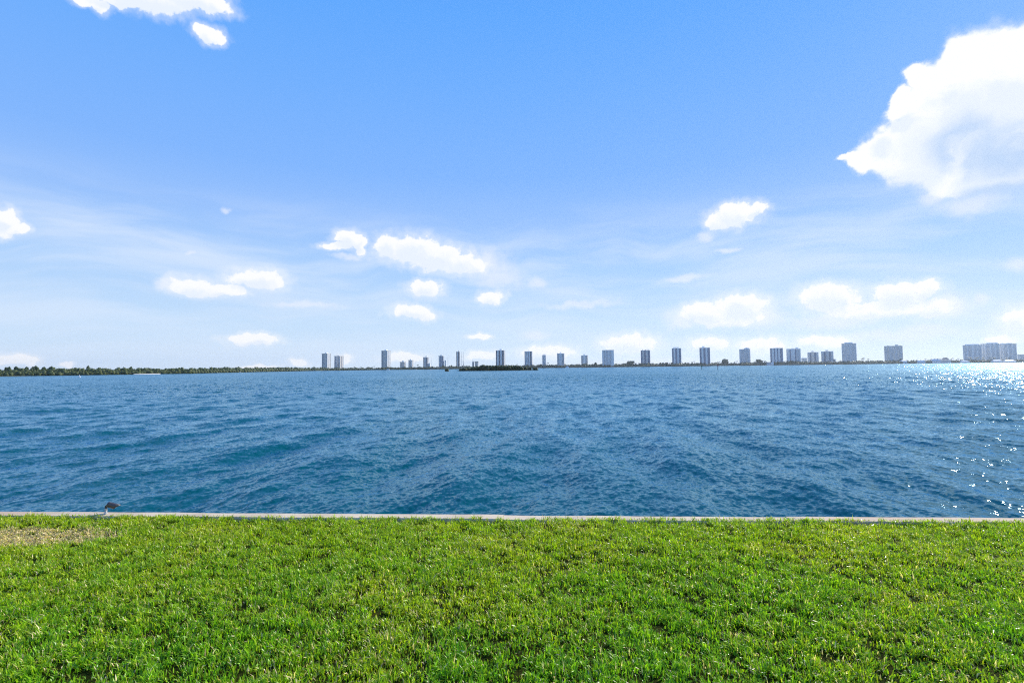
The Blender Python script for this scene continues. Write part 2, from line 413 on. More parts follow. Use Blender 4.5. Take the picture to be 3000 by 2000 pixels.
    nr_ = nt.nodes.new('ShaderNodeVectorMath'); nr_.operation = 'NORMALIZE'; nt.links.new(ad2.outputs[0], nr_.inputs[0])
    nt.links.new(nr_.outputs[0], b.inputs['Normal']); nt.links.new(nr_.outputs[0], fr.inputs['Normal'])
    nt.links.new(spx.outputs[1], b.inputs['Roughness'])
    # wind lanes: broad patches where the ripples are finer or smoother
    rr_ = np.broadcast_to(rs[:, None], X.shape).ravel()
    lane = 0.65 + 0.7 * (0.6 * vnoise(X, Y, 38.0, 61) + 0.4 * vnoise(X, Y, 11.0, 62)).ravel()
    amp_ = (0.08 + 2.1 * np.clip((np.log(rr_) - math.log(14)) / (math.log(160) - math.log(14)), 0, 1)) * lane
    rgh = 0.05 + 0.10 * np.clip((np.log(rr_) - math.log(25)) / (math.log(260) - math.log(25)), 0, 1)
    chop = np.stack([amp_, rgh, rgh * 0, rgh * 0 + 1], 1)
    o = mesh_np('water', V, q, np.full(len(q), 4), mt, smooth=True, attrs={'chop': chop})
    tag(o, kind='structure')
build_water()

# ------------------------------------------------------------------ lawn and seawall
LAWN_Z = 1.0
pA = on_z(0, 1498, LAWN_Z + 0.014); pB = on_z(3000, 1517, LAWN_Z + 0.014)
wall_slope = (pB.y - pA.y) / (pB.x - pA.x)
def wall_y(x): return pA.y + (x - pA.x) * wall_slope           # outer edge of the cap
CAP_W = 0.17
def lawn_h(x, y): return 0.012 * np.sin(x * 1.3 + 0.6) * np.cos(y * 0.9) + 0.008 * np.sin(x * 3.1 + y * 2.3)
def build_lawn():
    xs = np.concatenate([np.arange(-90, -10, 4.0), np.arange(-10, 10.01, 0.2), np.arange(14, 91, 4.0)])
    ts = np.concatenate([np.array([0, 0.1, 0.2]), np.arange(0.4, 8.0, 0.2), np.arange(9, 60, 5.0)])
    V = []; 
    for tt in ts:
        for x in xs:
            y = wall_y(x) - CAP_W + 0.01 - tt
            V.append((x, y, LAWN_Z - 0.01 + (float(lawn_h(x, y)) if tt > 0.05 else -0.02)))
    nx = len(xs); i = np.arange(len(ts) - 1)[:, None] * nx + np.arange(nx - 1)[None, :]
    q = np.stack([i + nx, i + nx + 1, i + 1, i], -1).reshape(-1, 4)
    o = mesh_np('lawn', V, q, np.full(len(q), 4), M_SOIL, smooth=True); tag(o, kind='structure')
build_lawn()

def concrete():
    mt, nt, b = mat_new('seawall_concrete')
    t = nt.nodes.new('ShaderNodeTexCoord')
    n = nt.nodes.new('ShaderNodeTexNoise'); n.inputs['Scale'].default_value = 2.2; n.inputs['Detail'].default_value = 7; nt.links.new(t.outputs['Object'], n.inputs['Vector'])
    rp = nt.nodes.new('ShaderNodeValToRGB'); e = rp.color_ramp.elements
    e[0].position = 0.3; e[0].color = (0.56, 0.44, 0.29, 1); e[1].position = 0.62; e[1].color = (0.78, 0.62, 0.42, 1)
    nt.links.new(n.outputs['Fac'], rp.inputs[0])
    n3 = nt.nodes.new('ShaderNodeTexNoise'); n3.inputs['Scale'].default_value = 0.45; n3.inputs['Detail'].default_value = 4; nt.links.new(t.outputs['Object'], n3.inputs['Vector'])
    r3 = nt.nodes.new('ShaderNodeMapRange'); r3.inputs[1].default_value = 0.50; r3.inputs[2].default_value = 0.68; nt.links.new(n3.outputs['Fac'], r3.inputs[0])
    mx = nt.nodes.new('ShaderNodeMix'); mx.data_type = 'RGBA'; nt.links.new(r3.outputs[0], mx.inputs[0]); nt.links.new(rp.outputs[0], mx.inputs[6])
    mx.inputs[7].default_value = (0.62, 0.44, 0.28, 1)
    n4 = nt.nodes.new('ShaderNodeTexNoise'); n4.inputs['Scale'].default_value = 60; n4.inputs['Detail'].default_value = 3; nt.links.new(t.outputs['Object'], n4.inputs['Vector'])
    m4 = nt.nodes.new('ShaderNodeMix'); m4.data_type = 'RGBA'; m4.blend_type = 'MULTIPLY'; m4.inputs[0].default_value = 0.35
    nt.links.new(mx.outputs[2], m4.inputs[6]); nt.links.new(n4.outputs['Color'], m4.inputs[7])
    nt.links.new(m4.outputs[2], b.inputs['Base Color']); b.inputs['Roughness'].default_value = 0.9
    bu = nt.nodes.new('ShaderNodeBump'); bu.inputs['Strength'].default_value = 0.5; bu.inputs['Distance'].default_value = 0.004
    nt.links.new(n4.outputs['Fac'], bu.inputs['Height']); nt.links.new(bu.outputs[0], b.inputs['Normal'])
    return mt
M_CONC = concrete()
def build_seawall():
    ang = math.atan(wall_slope)
    root = empty('seawall', (0, wall_y(0), 0), ang)
    tag(root, 'low concrete seawall with a pale stained cap along the lawn edge', 'wall')
    cap = MB(); rg = random.Random(3)
    x = -80.0
    joints = []
    # slabs about 3 m long with narrow open joints; slightly uneven
    start = -80.0
    xs = [start]
    while xs[-1] < 80: xs.append(xs[-1] + 2.95)
    off = rg.uniform(0, 1)
    for k in range(len(xs) - 1):
        a, b_ = xs[k] + 0.0015 + off, xs[k + 1] - 0.0015 + off
        dz = rg.uniform(-0.004, 0.004); dy = rg.uniform(-0.006, 0.006)
        z0, z1 = LAWN_Z - 0.17, LAWN_Z + 0.014 + dz
        c = 0.012
        prof = [(-CAP_W, z0), (dy, z0), (dy, z1 - c), (dy - c, z1), (-CAP_W + c, z1), (-CAP_W, z1 - c)]
        nseg = 12
        vs = []
        for j in range(nseg + 1):
            xx = a + (b_ - a) * j / nseg
            for (py, pz) in prof:
                jit = mnoise.noise(Vector((xx * 1.7, py * 9, pz * 9))) * 0.006
                vs.append((xx, py + jit, pz + jit * 0.5))
        fs = []
        for j in range(nseg):
            for i in range(6):
                fs.append((j*6 + i, j*6 + (i+1) % 6, (j+1)*6 + (i+1) % 6, (j+1)*6 + i))
        fs.append(tuple(reversed(range(6)))); fs.append(tuple(nseg*6 + i for i in range(6)))
        cap.poly(vs, [tuple(reversed(f)) for f in fs])
    cap.build('cap', M_CONC, root)
    fc = MB(); fc.box(-80, 80, -0.26, -0.07, -1.2, LAWN_Z - 0.172); fc.build('wall_face', M_CONC, root)
build_seawall()

# ------------------------------------------------------------------ grass: every blade a small bent leaf
def build_grass():
    g = np.random.default_rng(5)
    N0 = 1000000
    y = g.uniform(1.3, 6.5, N0) ; x = g.uniform(-8.3, 8.3, N0)
    wy = pA.y + (x - pA.x) * wall_slope - CAP_W
    edge = 0.035 * (vnoise(x, y * 0, 0.23, 3) + 0.6 * vnoise(x, y * 0, 0.07, 8)) - 0.006 + 0.04 * np.clip((x + 0.5) / 4.0, 0, 1)
    keep = (np.abs(x) < y * 1.06 + 1.4) & (y < wy + edge)
    keep &= ~((y > wy + 0.03) & (g.random(N0) < 0.3))
    x = x[keep]; y = y[keep]; wy = wy[keep]; n = len(x)
    clump = vnoise(x, y, 0.045, 1) * 0.5 + vnoise(x, y, 0.10, 2) * 0.5
    dpx = ((x + 4.87) / 0.95) ** 2 + ((y - 5.13) / 0.27) ** 2
    thin = g.random(n) < np.clip(-0.22 + 1.95 * clump, 0.07, 1) + 0.5 * np.clip(1.15 - dpx, 0, 1)
    x, y, wy, clump = x[thin], y[thin], wy[thin], clump[thin]; n = len(x)
    # dry patch by the wall on the left
    px, py = -4.62, 5.13
    dd = ((x - px + 0.25) / 0.95) ** 2 + ((y - py) / 0.27) ** 2
    dry = np.clip(1.35 - dd, 0, 1) * np.clip(0.25 + 1.9 * vnoise(x, y, 0.16, 5) * 0.6 + 1.9 * vnoise(x, y, 0.05, 6) * 0.4 - 0.15, 0, 1.4)
    big = vnoise(x, y, 0.9, 12) * 0.55 + vnoise(x, y, 0.35, 13) * 0.45
    yel = np.clip((y - 2.8) / 2.2, 0, 1) * 0.42 + np.clip(big - 0.42, 0, 1) * 0.9
    L = (0.027 + 0.027 * g.random(n)) * (0.40 + 1.15 * clump) * (1 - 0.35 * np.clip(dry, 0, 1))
    L = np.where(g.random(n) < 0.04, L * 1.5, L)
    W = 0.0019 + 0.0021 * g.random(n)
    th = g.uniform(0, 2 * np.pi, n) * 0.6 + 6.0 * vnoise(x, y, 0.35, 31) + 1.2 * np.pi * (g.random(n) < 0.5)
    lean = np.clip(g.normal(0.65, 0.38, n), 0.05, 1.45) + 0.35 * np.clip(dry, 0, 1)
    curl = g.uniform(0.1, 0.8, n)
    z0 = LAWN_Z - 0.012 + lawn_h(x, y) + 0.012 * clump * g.random(n)
    z0 = np.where(y > wy - 0.004, LAWN_Z + 0.006, z0)
    dx, dy = np.cos(th), np.sin(th)
    tw = g.uniform(-0.9, 0.9, n)
    sx, sy = -np.sin(th + tw), np.cos(th + tw)
    a1 = lean * 0.55; a2 = lean + curl
    m1 = np.stack([x + dx * np.sin(a1) * L * 0.5, y + dy * np.sin(a1) * L * 0.5, z0 + np.cos(a1) * L * 0.5], 1)
    m2 = m1 + np.stack([dx * np.sin(a2), dy * np.sin(a2), np.cos(a2)], 1) * (L * 0.5)[:, None]
    base = np.stack([x, y, z0], 1); S = np.stack([sx, sy, g.uniform(-0.35, 0.35, n)], 1)
    V = np.empty((n, 5, 3), dtype=np.float32)
    V[:, 0] = base - S * (W * 0.75)[:, None]; V[:, 1] = base + S * (W * 0.75)[:, None]
    V[:, 2] = m1 - S * W[:, None]; V[:, 3] = m1 + S * W[:, None]; V[:, 4] = m2
    b0 = np.arange(n)[:, None] * 5
    quad = b0 + np.array([0, 1, 3, 2]); tri = b0 + np.array([2, 3, 4])
    flat = np.concatenate([quad, tri], 1).ravel()
    tot = np.tile([4, 3], n)
    green_a = np.array([0.085, 0.270, 0.002]); green_b = np.array([0.300, 0.560, 0.004]); olive = np.array([0.54, 0.56, 0.006]); straw = np.array([0.92, 0.71, 0.38])
    u = g.random(n)[:, None]
    col = green_a * (1 - u) + green_b * u
    ky = np.clip(yel * 1.1 + g.normal(0, 0.22, n), 0, 1)[:, None]
    col = col * (1 - ky) + olive * ky
    isd = (g.random(n) < 0.045 + 0.16 * np.clip(big - 0.4, 0, 1) + 0.80 * np.clip(dry * 1.5, 0, 1))[:, None]
    sv = straw * (0.55 + 0.6 * g.random(n))[:, None]
    col = np.where(isd, sv, col) * (0.55 + 0.85 * g.random(n))[:, None] + np.array([0.010, 0.010, 0.014])
    c4 = np.concatenate([np.repeat(col, 5, 0), np.ones((n * 5, 1))], 1)
    o = mesh_np('grass', V.reshape(-1, 3), flat, tot, M_GRASS, smooth=False, attrs={'tint': c4})
    tag(o, 'short green lawn grass with a straw patch by the seawall', 'grass', kind='stuff')
    print('grass blades', n)
build_grass()

# ------------------------------------------------------------------ spotlight on the seawall cap
def build_spot():
    base = on_z(309, 1499, LAWN_Z + 0.033)
    base.y = wall_y(base.x) - 0.05
    base = Vector((base.x, base.y, LAWN_Z + 0.014))
    root = empty('landscape_spotlight', base)
    tag(root, 'small bronze landscape spotlight on a grey stub post on the seawall', 'light fixture')
    mg = mat_noise('grey_conduit', (0.42, 0.42, 0.43), (0.55, 0.55, 0.56), 0.6, 30)
    mbz = mat_noise('bronze_paint', (0.05, 0.04, 0.036), (0.085, 0.07, 0.062), 0.38, 40, spec=0.6)
    mk = mat_noise('black_knuckle', (0.012, 0.012, 0.014), (0.03, 0.03, 0.03), 0.4, 30)
    s = 0.0041                                    # one photo pixel at this distance, metres
    p = MB(); p.tube([(0, 0, 0), (0, 0, 14 * s)], 3.0 * s, 20)
    p.tube([(0, 0, 12.0 * s), (0, 0, 14.6 * s)], 3.6 * s, 20); p.build('post', mg, root)
    k = MB(); k.tube([(0, 0, 14.6 * s), (0, 0, 17 * s), (0.6 * s, 0, 19.5 * s), (2.6 * s, 0, 22.5 * s), (6 * s, 0, 23.5 * s)], [2.9*s, 2.9*s, 2.2*s, 2.4*s, 3*s], 16)
    k.tube([(1.2 * s, -3.0 * s, 20.3 * s), (1.2 * s, 3.0 * s, 20.3 * s)], 2.1 * s, 16)
    k.build('knuckle', mk, root, True)
    # cylindrical head tilted down to the right, long cut-off cowl over the lens
    d = Vector((1, 0.25, -0.40)).normalized() * 1.12; a0 = Vector((3.5 * s, 0, 25.5 * s))
    side = d.cross(Vector((0, 0, 1))).normalized(); upv = side.cross(d)
    n = 28; rad = 6.6 * s; vs = []; rings = [(0.0, 0.55), (0.6, 0.85), (2.0, 1.0), (8, 1.02), (16, 1.02), (18, 1.05)]
    for (t, rr) in rings:
        for i in range(n):
            a = 2 * math.pi * i / n
            vs.append(a0 + d * (t * s) + (side * math.cos(a) + upv * math.sin(a)) * rad * rr)
    for i in range(n):                             # cowl rim: longer on top
        a = 2 * math.pi * i / n
        t = 22 + 7.0 * max(-0.55, math.sin(a))
        vs.append(a0 + d * (t * s) + (side * math.cos(a) + upv * math.sin(a)) * rad * 1.05)
    L = len(rings)
    for i in range(n):
        a = 2 * math.pi * i / n
        t = 22 + 7.0 * max(-0.55, math.sin(a))
        vs.append(a0 + d * ((t - 0.2) * s) + (side * math.cos(a) + upv * math.sin(a)) * rad * 0.93)
    for i in range(n):
        a = 2 * math.pi * i / n
        vs.append(a0 + d * (16 * s) + (side * math.cos(a) + upv * math.sin(a)) * rad * 0.93)
    fs = []
    for j in range(L + 2):
        for i in range(n): fs.append((j*n + i, j*n + (i+1) % n, (j+1)*n + (i+1) % n, (j+1)*n + i))
    fs.append(tuple(reversed(range(n))))
    h = MB(); h.poly([tuple(v) for v in vs], fs); ho = h.build('lamp_head', mbz, root, True)
    ml, nt, b = mat_new('spot_lens'); b.inputs['Base Color'].default_value = (0.5, 0.5, 0.48, 1); b.inputs['Roughness'].default_value = 0.1
    l = MB(); c = a0 + d * (16.2 * s); l.poly([tuple(c + (side * math.cos(2*math.pi*i/n) + upv * math.sin(2*math.pi*i/n)) * rad * 0.925) for i in range(n)], [tuple(range(n))])
    l.build('lens', ml, ho)
    pl = MB(); pl.tube([(0, 0, 0.0), (0, 0, 0.006)], 5.0 * s, 20); pl.build('base_plate', mg, root)
build_spot()

# ------------------------------------------------------------------ land across the bay
def shore_Y(px):
    """distance of the waterline ahead (m) by azimuth of the far shore, given at frame columns"""
    xs = [-400, 0, 300, 560, 700, 850, 940, 1100, 1500, 2000, 2400, 2700, 3000, 3400]
    ys = [430, 500, 560, 640, 880, 1350, 1750, 2020, 2150, 2200, 2250, 2350, 2450, 2600]
    return float(np.interp(px, xs, ys))
def build_land():
    cols = list(range(-400, 3401, 25)); V = []; F = []
    for c in cols:
        Y = shore_Y(c); 
        for k, (dy, z) in enumerate(((0, -0.4), (4, 0.25), (14, 0.7), (60, 0.9), (9000, 1.2))):
            Yk = Y + dy
            V.append((xz(c, Yk), Yk, z))
    n = len(cols)
    for i in range(n - 1):
        for k in range(4):
            F.append((i*5 + k, (i+1)*5 + k, (i+1)*5 + k + 1, i*5 + k + 1))
    me = bpy.data.meshes.new('far_shore'); me.from_pydata(V, [], F); me.materials.append(M_LAND); me.update()
    o = bpy.data.objects.new('far_shore', me); C.objects.link(o); tag(o, kind='structure')
    # sand spit in front of the left bank
    V = []; F = []
    cs = np.linspace(392, 470, 24)
    for c in cs:
        t = (c - 392) / 78; w = 0.75 * math.sin(math.pi * t) ** 0.6 + 0.02
        Y0 = shore_Y(c) - 10 - 30 * w; 
        V += [(xz(c, Y0), Y0, -0.25), (xz(c, Y0 + 14 * w), Y0 + 14 * w, 0.75 * w), (xz(c, shore_Y(c) + 4), shore_Y(c) + 4, 0.8)]
    for i in range(len(cs) - 1):
        F += [(i*3, i*3+3, i*3+4, i*3+1), (i*3+1, i*3+4, i*3+5, i*3+2)]
    me = bpy.data.meshes.new('sand_spit'); me.from_pydata(V, [], F); me.materials.append(M_SAND); me.update()
    o = bpy.data.objects.new('beach', me); C.objects.link(o); tag(o, kind='structure')
build_land()

# leaf clouds --------------------------------------------------------
def leaf_cloud(centres, radii, n_per, size, cols, seed, shell=0.55):
    """centres (m,3), radii (m,3): leaf faces spread through each crown, denser near its skin"""
    g = np.random.default_rng(seed)
    m_ = len(centres); n = m_ * n_per
    d = g.normal(size=(n, 3)); d /= np.linalg.norm(d, axis=1)[:, None]
    rr = (shell + (1 - shell) * g.random(n)) * (1 + 0.12 * g.normal(size=n))
    bump = 1 + 0.22 * np.sin(d[:, 0] * 7 + np.repeat(g.uniform(0, 6, m_), n_per)) * np.cos(d[:, 2] * 6 + d[:, 1] * 5)
    P = np.repeat(centres, n_per, 0) + d * (rr * bump)[:, None] * np.repeat(radii, n_per, 0)
    s = size * (0.6 + 0.8 * g.random(n))[:, None]
    a = g.normal(size=(n, 3)); a /= np.linalg.norm(a, axis=1)[:, None]
    b = np.cross(a, d + 0.4 * g.normal(size=(n, 3))); b /= np.linalg.norm(b, axis=1)[:, None] + 1e-6
    V = np.stack([P - a * s, P + b * s * 0.7, P + a * s, P - b * s * 0.7], 1)
    F = np.arange(n * 4).reshape(n, 4)
    u = np.clip(g.random(n) * 0.5 + np.repeat(g.random(m_), n_per) * 0.5, 0, 1)[:, None]
    c = np.array(cols[0]) * (1 - u) + np.array(cols[1]) * u
    c4 = np.concatenate([np.repeat(c, 4, 0), np.ones((n * 4, 1))], 1)
    return V.reshape(-1, 3), F, c4
DARK = ((0.022, 0.045, 0.012), (0.075, 0.115, 0.028))
MANG = ((0.030, 0.052, 0.014), (0.145, 0.175, 0.045))
ICO = None
def core_blobs(centres, radii, f, col, seed):
    global ICO
    if ICO is None:
        b = bmesh.new(); bmesh.ops.create_icosphere(b, subdivisions=2, radius=1.0)
        ICO = (np.array([v.co[:] for v in b.verts]), np.array([[v.index for v in q.verts] for q in b.faces])); b.free()
    g = np.random.default_rng(seed); Vs = []; Fs = []
    for i, (c, r) in enumerate(zip(centres, radii)):
        v = ICO[0] * (1 + 0.18 * g.normal(size=(len(ICO[0]), 1))) * f * r + c
        Vs.append(v); Fs.append(ICO[1] + i * len(ICO[0]))
    V = np.concatenate(Vs); return V, np.concatenate(Fs), np.tile(np.array([*col, 1.0]), (len(V), 1))
def leaf_obj(name, centres, radii, n_per, size, cols, seed, parent=None, shell=0.55):
    ce, ra = np.array(centres, float), np.array(radii, float)
    V, F, c4 = leaf_cloud(ce, ra, n_per, size, cols, seed, shell)
    V2, F2, c2 = core_blobs(ce, ra, 0.84, [0.5 * (a + b) for a, b in zip(*cols)], seed)
    tot = np.concatenate([np.full(len(F), 4), np.full(len(F2), 3)])
    return mesh_np(name, np.concatenate([V, V2]), np.concatenate([F.ravel(), (F2 + len(V)).ravel()]), tot, M_LEAF, parent, attrs={'tint': np.concatenate([c4, c2])})

def bank(px0, px1, rows, h_fn, width_fn, name, label, cols, seed, n_per, size_fn):
    g = np.random.default_rng(seed); cs = []; rad = []
    for (dy, hs, zf) in rows:
        px = px0
        while px < px1:
            Y = shore_Y(px) + dy + g.uniform(-3, 3)
            h = h_fn(px) * hs * g.uniform(0.78, 1.18)
            w = width_fn(px) * g.uniform(0.7, 1.3)
            cs.append((xz(px, Y), Y, h * zf)); rad.append((w, w, h * (1 - zf) * 1.02))
            px += w * 1.25 / Y * F_PX
    V = leaf_obj(name, cs, rad, n_per, size_fn, cols, seed)
    tag(V, label, 'trees', kind='stuff')
    print(name, len(cs))
bank(-250, 965, [(5, 0.55, 0.35), (12, 0.8, 0.5), (30, 1.0, 0.6), (75, 1.12, 0.62)],
     lambda p: float(np.interp(p, [-250, 0, 320, 430, 500, 560, 850, 965], [7.6, 7.4, 7.1, 6.8, 6.2, 6.8, 10.2, 10.5])),
     lambda p: float(np.interp(p, [0, 560, 900], [2.6, 3.0, 5])), 'mangrove_forest',
     'long bank of green mangroves along the left shore', MANG, 21, 150, 0.42)
bank(955, 3100, [(6, 0.7, 0.35), (30, 1.0, 0.5)],
     lambda p: float(np.interp(p, [955, 1100, 1400, 1600, 2200, 2600, 3100], [10.0, 10, 13.0, 15.5, 15.5, 16, 15])),
     lambda p: 6.0, 'shoreline_trees',
     'low dark belt of trees along the far shore below the towers', DARK, 22, 110, 0.9)

def tree(name, px, Y, h, w, label, group, cols, seed, cat='tree', zf=0.62, n=260, lobes=5, size=None, z_base=0.7):
    root = empty(name, (xz(px, Y), Y, z_base))
    tag(root, label, cat, group)
    g = random.Random(seed); cs = []; rd = []
    for k in range(lobes):
        a = g.uniform(0, 6.28); q = g.uniform(0.15, 0.55) * w * 0.5
        cs.append((math.cos(a) * q, math.sin(a) * q, h * (zf + g.uniform(-0.12, 0.14)))); rd.append((w * g.uniform(0.22, 0.34), w * g.uniform(0.22, 0.34), h * g.uniform(0.18, 0.27)))
    cs.append((0, 0, h * zf)); rd.append((w * 0.36, w * 0.36, h * 0.36))
    if cat == 'bush':                                   # mangroves are leafy down to the water
        for k in range(3): cs.append((w * 0.28 * (k - 1), g.uniform(-0.15, 0.05) * w, h * 0.20)); rd.append((w * 0.26, w * 0.24, h * 0.30))
    leaf_obj('crown', cs, rd, n // lobes, size or 0.035 * w + 0.02 * h, cols, seed, root)
    t = MB(); t.tube([(0, 0, -0.5), (0.02 * h, 0, h * 0.35), (0, 0.01 * h, h * zf)], [0.035 * h, 0.025 * h, 0.012 * h], 7)
    for k in range(3):
        a = g.uniform(0, 6.28); t.tube([(0.02 * h, 0, h * 0.33), (math.cos(a) * w * 0.25, math.sin(a) * w * 0.25, h * (zf + 0.08))], [0.016 * h, 0.006 * h], 5)
    t.build('trunk', M_TRUNK, root)
    return root

# ------------------------------------------------------------------ the mangrove island
def build_island():
    cols = np.linspace(1340, 1578, 40); V = []; F = []
    Yc = 500
    top = []; 
    for k, c in enumerate(cols):
        t = (c - 1340) / 238; w = math.sin(math.pi * t) ** 0.5
        for (dy, z) in ((-9 * w, -0.3), (-7.5 * w, 0.2), (7 * w, 0.25), (9 * w, -0.3)):
            V.append((xz(c, Yc + dy), Yc + dy, z))
    for i in range(len(cols) - 1):
        for k in range(3): F.append((i*4+k, (i+1)*4+k, (i+1)*4+k+1, i*4+k+1))
    me = bpy.data.meshes.new('island'); me.from_pydata(V, [], F); me.materials.append(M_LAND); me.update()
    o = bpy.data.objects.new('island', me); C.objects.link(o); tag(o, kind='structure')
    # (px, top height m, width m, label, group)
    bushes = [(1351, 2.4, 3.2, 'lowest mangrove bush at the left tip of the small island beside the boats', None),
              (1360, 3.0, 4.0, 'second mangrove bush from the left tip of the small island', None)]
    ORD_ = 'first second third fourth fifth sixth seventh eighth ninth tenth eleventh twelfth thirteenth fourteenth fifteenth'.split()
    for px, h in ((1371, 3.7), (1380, 3.3), (1389, 4.2), (1399, 4.6), (1409, 5.6), (1418, 6.0), (1427, 5.6), (1437, 5.3), (1447, 5.0), (1457, 5.3), (1467, 5.5), (1477, 5.0), (1487, 5.0), (1498, 5.3), (1508, 5.2)):
        bushes.append((px, h, 4.6, ORD_[len(bushes) - 2] + ' from the left of the dark mangroves in the thick middle of the island', None))
    bushes += [(1519, 4.9, 3.8, 'pale topped mangrove where the small island starts to drop to the right', None),
               (1528, 3.4, 3.2, 'low pale mangrove right of the island high part', None),
               (1539, 3.6, 3.6, 'round green mangrove third from the right tip of the small island', None),
               (1551, 3.0, 3.4, 'round green mangrove second from the right tip of the small island', None),
               (1568, 2.8, 3.9, 'rounded dark mangrove bush at the right tip of the small island', None)]
    for i, (px, h, w, lab, grp) in enumerate(bushes):
        g = random.Random(i)
        tree('mangrove_bush', px, Yc + g.uniform(-4, 3), h * 1.12, w * 1.45, lab, grp or 'mangroves on the island', DARK if i % 3 else MANG, 40 + i, 'bush', 0.5, 520, 7, 0.22, 0.15)
    # tiny islet left of the island
    Yi = 470
    r = MB()
    pts = []
    for k in range(14):
        a = 2 * math.pi * k / 14; pts.append((math.cos(a) * 2.2 * random.uniform(0.85, 1.1), math.sin(a) * 1.8 * random.uniform(0.85, 1.1)))
    vs = [(x, y, -0.4) for x, y in pts] + [(x * 0.8, y * 0.8, 0.35) for x, y in pts] + [(0, 0, 0.6)]
    fs = [(i, (i + 1) % 14, 14 + (i + 1) % 14, 14 + i) for i in range(14)] + [(14 + i, 14 + (i + 1) % 14, 28) for i in range(14)]
    r.poly(vs, fs); ro = r.build('islet', mat_noise('oyster_rock', (0.10, 0.08, 0.05), (0.22, 0.17, 0.11), 0.95, 2.0, 0.05))
    ro.location = (xz(1311, Yi), Yi, 0); tag(ro, kind='structure')
    tree('mangrove_bush', 1309, Yi, 2.7, 3.8, 'lone mangrove bush on the tiny islet left of the small island', 'mangroves on the island', MANG, 90, 'bush', 0.5, 420, 6, 0.2, 0.2)
build_island()

